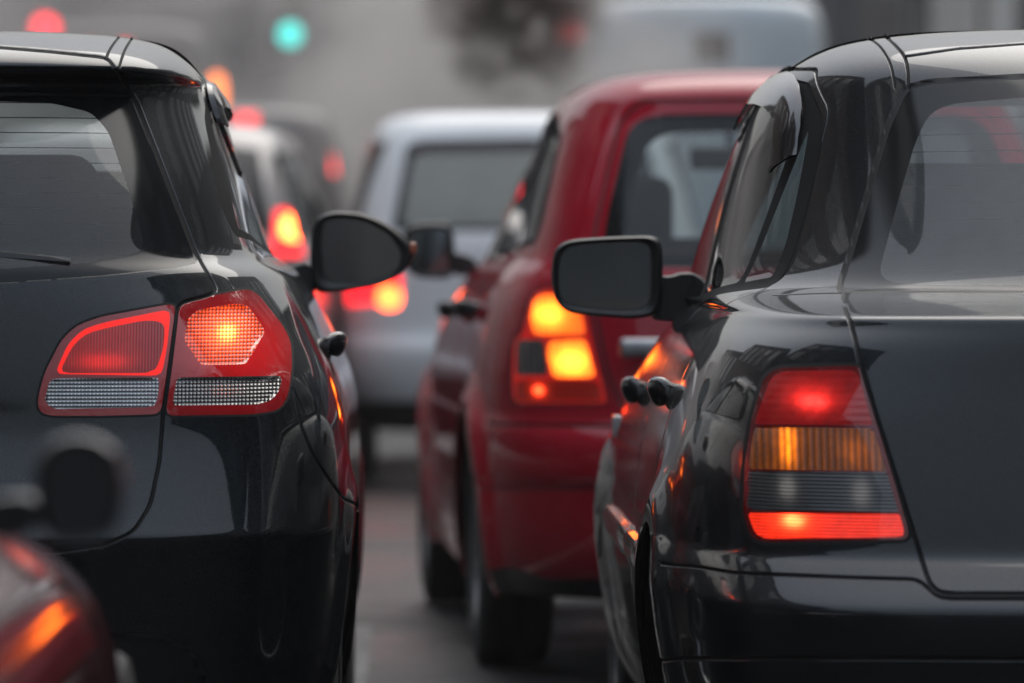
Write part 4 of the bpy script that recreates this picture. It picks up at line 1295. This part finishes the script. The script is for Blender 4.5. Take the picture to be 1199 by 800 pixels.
# ------------------------------------------------------------------ street
def asphalt():
    k = NT('damp_asphalt')
    f = k.noise(0.8, 6, rough=.6); g = k.noise(160, 3)
    c = k.ramp(k.math('ADD', k.math('MULTIPLY', f, .75), k.math('MULTIPLY', g, .3)), [(.30, (.014, .014, .015)), (.55, (.026, .025, .025)), (.8, (.046, .043, .042))])
    k.l(c, k.b.inputs['Base Color'])
    k.l(k.ramp(f, [(.35, (.24,) * 3), (.65, (.55,) * 3)]), k.b.inputs['Roughness'])
    k.l(k.bump(g, .5, .006), k.b.inputs['Normal'])
    k.b.inputs['Specular IOR Level'].default_value = 0.12
    return k.m
M['asphalt'] = asphalt()
M['line'] = plain('worn_white_road_paint', (.17, .165, .155), .8, var=.7, scale=14)
M['pave'] = plain('grey_paving', (.18, .175, .17), .85, scale=3)
def sheet(name, x0, x1, y0, y1, z, m, label=None, cat=None, kind=None):
    bm = bmesh.new()
    f = bm.faces.new([bm.verts.new(p) for p in ((x0, y0, z), (x1, y0, z), (x1, y1, z), (x0, y1, z))])
    o = bobj(name, bm, m, smooth=False)
    return tag(o, label, cat, kind=kind)
sheet('ground', -600, 600, -500, 900, -.02, M['pave'], kind='structure')
sheet('road', -7.2, 7.6, -60, 140, 0, M['asphalt'], kind='structure')
for i, (y0, y1) in enumerate(((10.6, 15.2), (33, 37), (43, 47))):
    tag(sheet('lane_line', -.23, -.10, y0, y1, .004, M['line']), kind='structure')
for x0, x1 in ((-12.4, -7.2), (7.6, 13.4)):
    bm = bmesh.new(); box(bm, ((x0 + x1) / 2, 20, .03), (x1 - x0, 160, .2), .02, 2)
    tag(bobj('pavement', bm, M['pave']), kind='structure')

def building(name, label, x, y, w, d, h, col, face, floors, bays, wcol=(.02, .024, .028), shop=False):
    """block with a cornice, plinth and a grid of windows on the street face (face: 'E','W','N','S' = where it looks)"""
    rt = empty(name, (x, y, 0), {'S': 0, 'W': R_(-90), 'N': R_(180), 'E': R_(90)}[face])
    tag(rt, label, 'building')
    bm = bmesh.new()
    box(bm, (0, d / 2, h / 2), (w, d, h))
    wl = bobj('wall', bm, plain('facade', col, .9, var=.3, scale=.6), rt, smooth=False)
    bm = bmesh.new(); box(bm, (0, d / 2, h + .18), (w + .5, d + .5, .36), .08, 2); box(bm, (0, -.04, 3.55), (w + .1, .16, .3), .03, 2)
    bobj('cornice', bm, plain('facade_trim', tuple(min(1, q * 1.25) for q in col), .85), rt, smooth=False)
    bm = bmesh.new(); box(bm, (0, d * .4, h + 1.0), (w * .3, d * .3, 1.6), .03, 1)
    bobj('roof_house', bm, plain('roof_house', (.1, .09, .09), .9), rt, smooth=False)
    fh = (h - 3.8) / floors; bw = w / bays
    gm = M.setdefault('win%s' % (wcol,), plain('dark_window_glass', wcol, .06, coat=1, var=.3, scale=.7))
    fm = M.setdefault('winframe', plain('window_frame', (.12, .115, .11), .6))
    src = None
    for f in range(floors):
        for b in range(bays):
            p = (-w / 2 + (b + .5) * bw, -.012, 3.9 + fh * (f + .48))
            if src is None:
                ww, hh = bw * .5, fh * .62
                bm = bmesh.new(); box(bm, (0, 0, 0), (ww, .03, hh))
                src = bobj('window', bm, gm, rt, smooth=False)
                bm = bmesh.new()
                for a, bb in (((0, 0, hh / 2), (ww + .16, .10, .09)), ((0, 0, -hh / 2), (ww + .24, .16, .09)), ((ww / 2, 0, 0), (.08, .09, hh - .1)), ((-ww / 2, 0, 0), (.08, .09, hh - .1)), ((0, -.02, 0), (.05, .05, hh - .1))):
                    box(bm, a, bb)
                fr = bobj('frame', bm, fm, src, smooth=False)
                src.location = p
            else:
                o = src.copy(); COL.objects.link(o); o.location = p; o.parent = rt
                q = fr.copy(); COL.objects.link(q); q.parent = o
    for b in range(max(2, bays - 1)):
        bw2 = w / max(2, bays - 1)
        bm = bmesh.new(); box(bm, (-w / 2 + (b + .5) * bw2, -.015, 1.65), (bw2 * .7, .05, 2.7))
        bobj('shop_window' if b % 2 else 'entrance_door', bm, gm, rt, smooth=False)
    return rt
random.seed(11)
blds = [('left', -12.4, [(-34, 22, 8), (-12, 20, 10), (9, 22, 17), (32, 20, 13), (53, 24, 10), (78, 22, 8)]), ('right', 13.4, [(-30, 24, 8), (-6, 22, 11), (17, 22, 17), (40, 22, 13), (63, 22, 9)])]
cols = [(.075, .05, .042), (.085, .078, .068), (.04, .038, .039), (.095, .088, .075), (.06, .046, .038), (.075, .072, .072)]
words = ['brick', 'sand coloured', 'dark grey', 'pale stone', 'brown', 'light grey']
for sd, x, lst in blds:
    for i, (yc, w, h) in enumerate(lst):
        k = (i * 2 + (sd == 'right')) % 6
        building('terrace_building', '%s street building on the %s pavement, %s' % (words[k], sd, ['farthest back behind the queue', 'just behind the maroon coupe', 'level with the black hatchback', 'level with the white people carrier', 'level with the box van', 'last before the far junction'][i]), x, yc, w - .3, 10, h, cols[k], 'E' if sd == 'left' else 'W', max(1, int((h - 3.8) / 3.1)), 5)
building('terrace_building', 'wide dark building closing the street behind the camera', 0, -64, 44, 10, 11.5, (.05, .048, .046), 'N', 2, 9)
building('corner_building', 'grey office block closing the far end of the street on the left', -9.5, 97, 24, 12, 7.6, (.075, .07, .07), 'S', 1, 7)
building('corner_building', 'dark brown shop building closing the far end of the street on the right', 11.6, 95, 18.5, 12, 6.9, (.075, .065, .06), 'S', 1, 6)
# pale pilaster and hoarding on the far shop front
for px, w, colr, lab in ((1118, .75, (.42, .38, .34), 'pale stone gatepost by the far shop'), (985, .5, (.03, .03, .035), 'dark steel post by the far shop'), (1170, .5, (.5, .47, .43), 'cream advertising column by the far shop')):
    Y = 88
    bm = bmesh.new(); X = (px - PX) * Y / F
    box(bm, (X, Y, 3.0), (w, w, 6.0), .03, 2); box(bm, (X, Y, 6.1), (w + .2, w + .2, .25), .04, 2); box(bm, (X, Y, .2), (w + .2, w + .2, .5), .04, 2)
    tag(bobj('street_post', bm, plain('post', colr, .8)), lab, 'post')

def traffic_light(label, px, py, Y, lit, polex, st):
    X = (px - PX) * Y / F; Z = EYE - (py - PY) * Y / F
    rt = empty('traffic_light', (polex, Y + .25, 0)); tag(rt, label, 'traffic light', 'traffic lights')
    x = X - polex
    off = {'red': -.72, 'green': 0.0, 'amber': -.36}[lit]
    zb = Z + off - .0
    bm = bmesh.new()
    tube(bm, [(0, 0, 0), (0, 0, 3), (0, 0, zb + 1.0)], [.09, .07, .055], 14)
    box(bm, (0, 0, .15), (.34, .34, .3), .03, 2)
    bobj('pole', bm, M['plastic'], rt)
    bm = bmesh.new()
    tube(bm, [(0, 0, zb + .75), (x * .5, 0, zb + .80), (x, 0, zb + .80)], .04, 10)
    bobj('arm', bm, M['plastic'], rt)
    bm = bmesh.new(); box(bm, (x, -.1, zb + .36), (.40, .2, 1.16), .05, 3)
    hd = bobj('signal_head', bm, M['plastic'], rt)
    for i, nm in enumerate(('green', 'amber', 'red')):
        bm = bmesh.new()
        lathe_y = [(-.205, .15), (-.225, .13), (-.24, .08), (-.245, .001)]
        rings = [[(x + r * math.cos(2 * math.pi * k / 28), y, zb + .36 * i + r * math.sin(2 * math.pi * k / 28)) for k in range(28)] for y, r in lathe_y]
        loft(bm, rings, False, False)
        m = {'green': glow('lit_green_lens', (.03, .62, .55), st), 'red': glow('lit_red_lens', (1, .015, .03), st), 'amber': None}[nm] if nm == lit else M['lens_off']
        bobj('signal_lens', bm, m, hd)
        bm = bmesh.new(); rings = []
        for y, s_ in ((-.19, 1), (-.40, 1)):
            rings.append([(x + .162 * math.cos(a), y, zb + .36 * i + .162 * math.sin(a)) for a in [R_(-20 + 220 * k / 14) for k in range(15)]])
        loft(bm, rings, False, False, closed=False)
        bobj('visor', bm, M['plastic'], hd)
M['lens_off'] = plain('unlit_signal_lens', (.03, .03, .025), .3)
traffic_light('traffic light over the street showing green, beyond the hatchback roof', 340, 40, 66, 'green', -3.6, 1.5)
traffic_light('traffic light showing red above the black hatchback roof', 53, 33, 60, 'red', -6.9, 2.6)
traffic_light('traffic light showing red beside the tall pale box van', 667, 37, 68, 'red', 4.9, 1.2)

# bare tree at the end of the street, its twigs in the steam
def tree(x, y, h):
    rt = empty('bare_tree', (x, y, 0)); tag(rt, 'leafless dark tree at the end of the street left of the pale box van', 'tree')
    rnd_ = random.Random(4)
    bm = bmesh.new(); tube(bm, [(0, 0, 0), (.05, 0, 1.2), (-.03, 0, 2.4), (.03, 0, 3.2)], [.19, .15, .12, .10], 12)
    bobj('trunk', bm, plain('bark', (.045, .035, .03), .95, bump=.5, bscale=30), rt)
    bm = bmesh.new()
    def br(p, d, ln, r, k):
        e = p + d * ln
        m = p + d * ln * .5 + Vector((rnd_.uniform(-1, 1), rnd_.uniform(-1, 1), rnd_.uniform(-.5, 1))) * ln * .07
        tube(bm, [p, m, e], [r, r * .8, r * .6], 5)
        if k:
            for _ in range(3 if k > 1 else 4):
                q = (d + Vector((rnd_.uniform(-1, 1), rnd_.uniform(-1, 1), rnd_.uniform(-.5, .7))) * .8).normalized()
                br(p + d * ln * rnd_.uniform(.5, 1), q, ln * rnd_.uniform(.55, .8), r * .55, k - 1)
    for i in range(6):
        a = i * 1.05
        br(Vector((0, 0, 2.2 + .18 * i)), Vector((math.cos(a) * .7, math.sin(a) * .7, .75)).normalized(), 1.35, .065, 4)
    bobj('crown', bm, plain('twigs', (.035, .027, .024), .95), rt)
tree(1.55, 77, 6)

# ------------------------------------------------------------------ air: even haze, and the exhaust steam hanging over the queue
def volume_box(name, lo, hi, dens, col, noise=None, kind='stuff', cut=.38):
    bm = bmesh.new(); box(bm, [(a + b) / 2 for a, b in zip(lo, hi)], [b - a for a, b in zip(lo, hi)])
    k = NT(name)
    k.t.nodes.remove(k.b)
    v = k.n('ShaderNodeVolumePrincipled')
    v.inputs['Color'].default_value = (*col, 1)
    v.inputs['Density'].default_value = dens
    v.inputs['Anisotropy'].default_value = 0.2
    if noise:
        f = k.noise(noise, 6, rough=.62, stretch=(1, .6, 1.2))
        tc = k.n('ShaderNodeTexCoord'); vm = k.n('ShaderNodeVectorMath', operation='LENGTH')
        mp = k.n('ShaderNodeMapping')
        mp.inputs['Location'].default_value = [-(a + b) / (b - a) for a, b in zip(lo, hi)]
        mp.inputs['Scale'].default_value = [2 / (b - a) for a, b in zip(lo, hi)]
        k.l(tc.outputs['Object'], mp.inputs[0]); k.l(mp.outputs[0], vm.inputs[0])
        fall = k.math('SUBTRACT', 1.0, vm.outputs['Value'], clamp=True)
        d = k.math('MULTIPLY', k.math('MULTIPLY', k.math('SUBTRACT', f, cut, clamp=True), 6.0), k.math('MULTIPLY', fall, dens))
        k.l(d, v.inputs['Density'])
    k.l(v.outputs[0], k.out.inputs['Volume'])
    o = bobj(name, bm, k.m, smooth=False)
    if noise: k.m.cycles.volume_step_rate = 1.0
    return tag(o, kind=kind)
volume_box('haze', (-60, -70, -1.0), (60, 125, 26), .0008, (.93, .93, .95))
volume_box('exhaust_steam', (-3.4, 15.5, .4), (-.3, 22.5, 3.2), .55, (.92, .88, .86), noise=1.3)
volume_box('exhaust_steam', (-1.2, 30, .6), (2.4, 40, 4.0), .85, (.92, .87, .84), noise=1.5, cut=.43)
volume_box('diesel_smoke', (.05, 29.2, 1.95), (1.25, 30.6, 3.3), 12.0, (.16, .12, .105), noise=4.5, cut=.42)
volume_box('street_smoke', (-3.4, 50, .3), (2.6, 70, 8), .42, (.90, .84, .81), noise=.6, cut=.47)
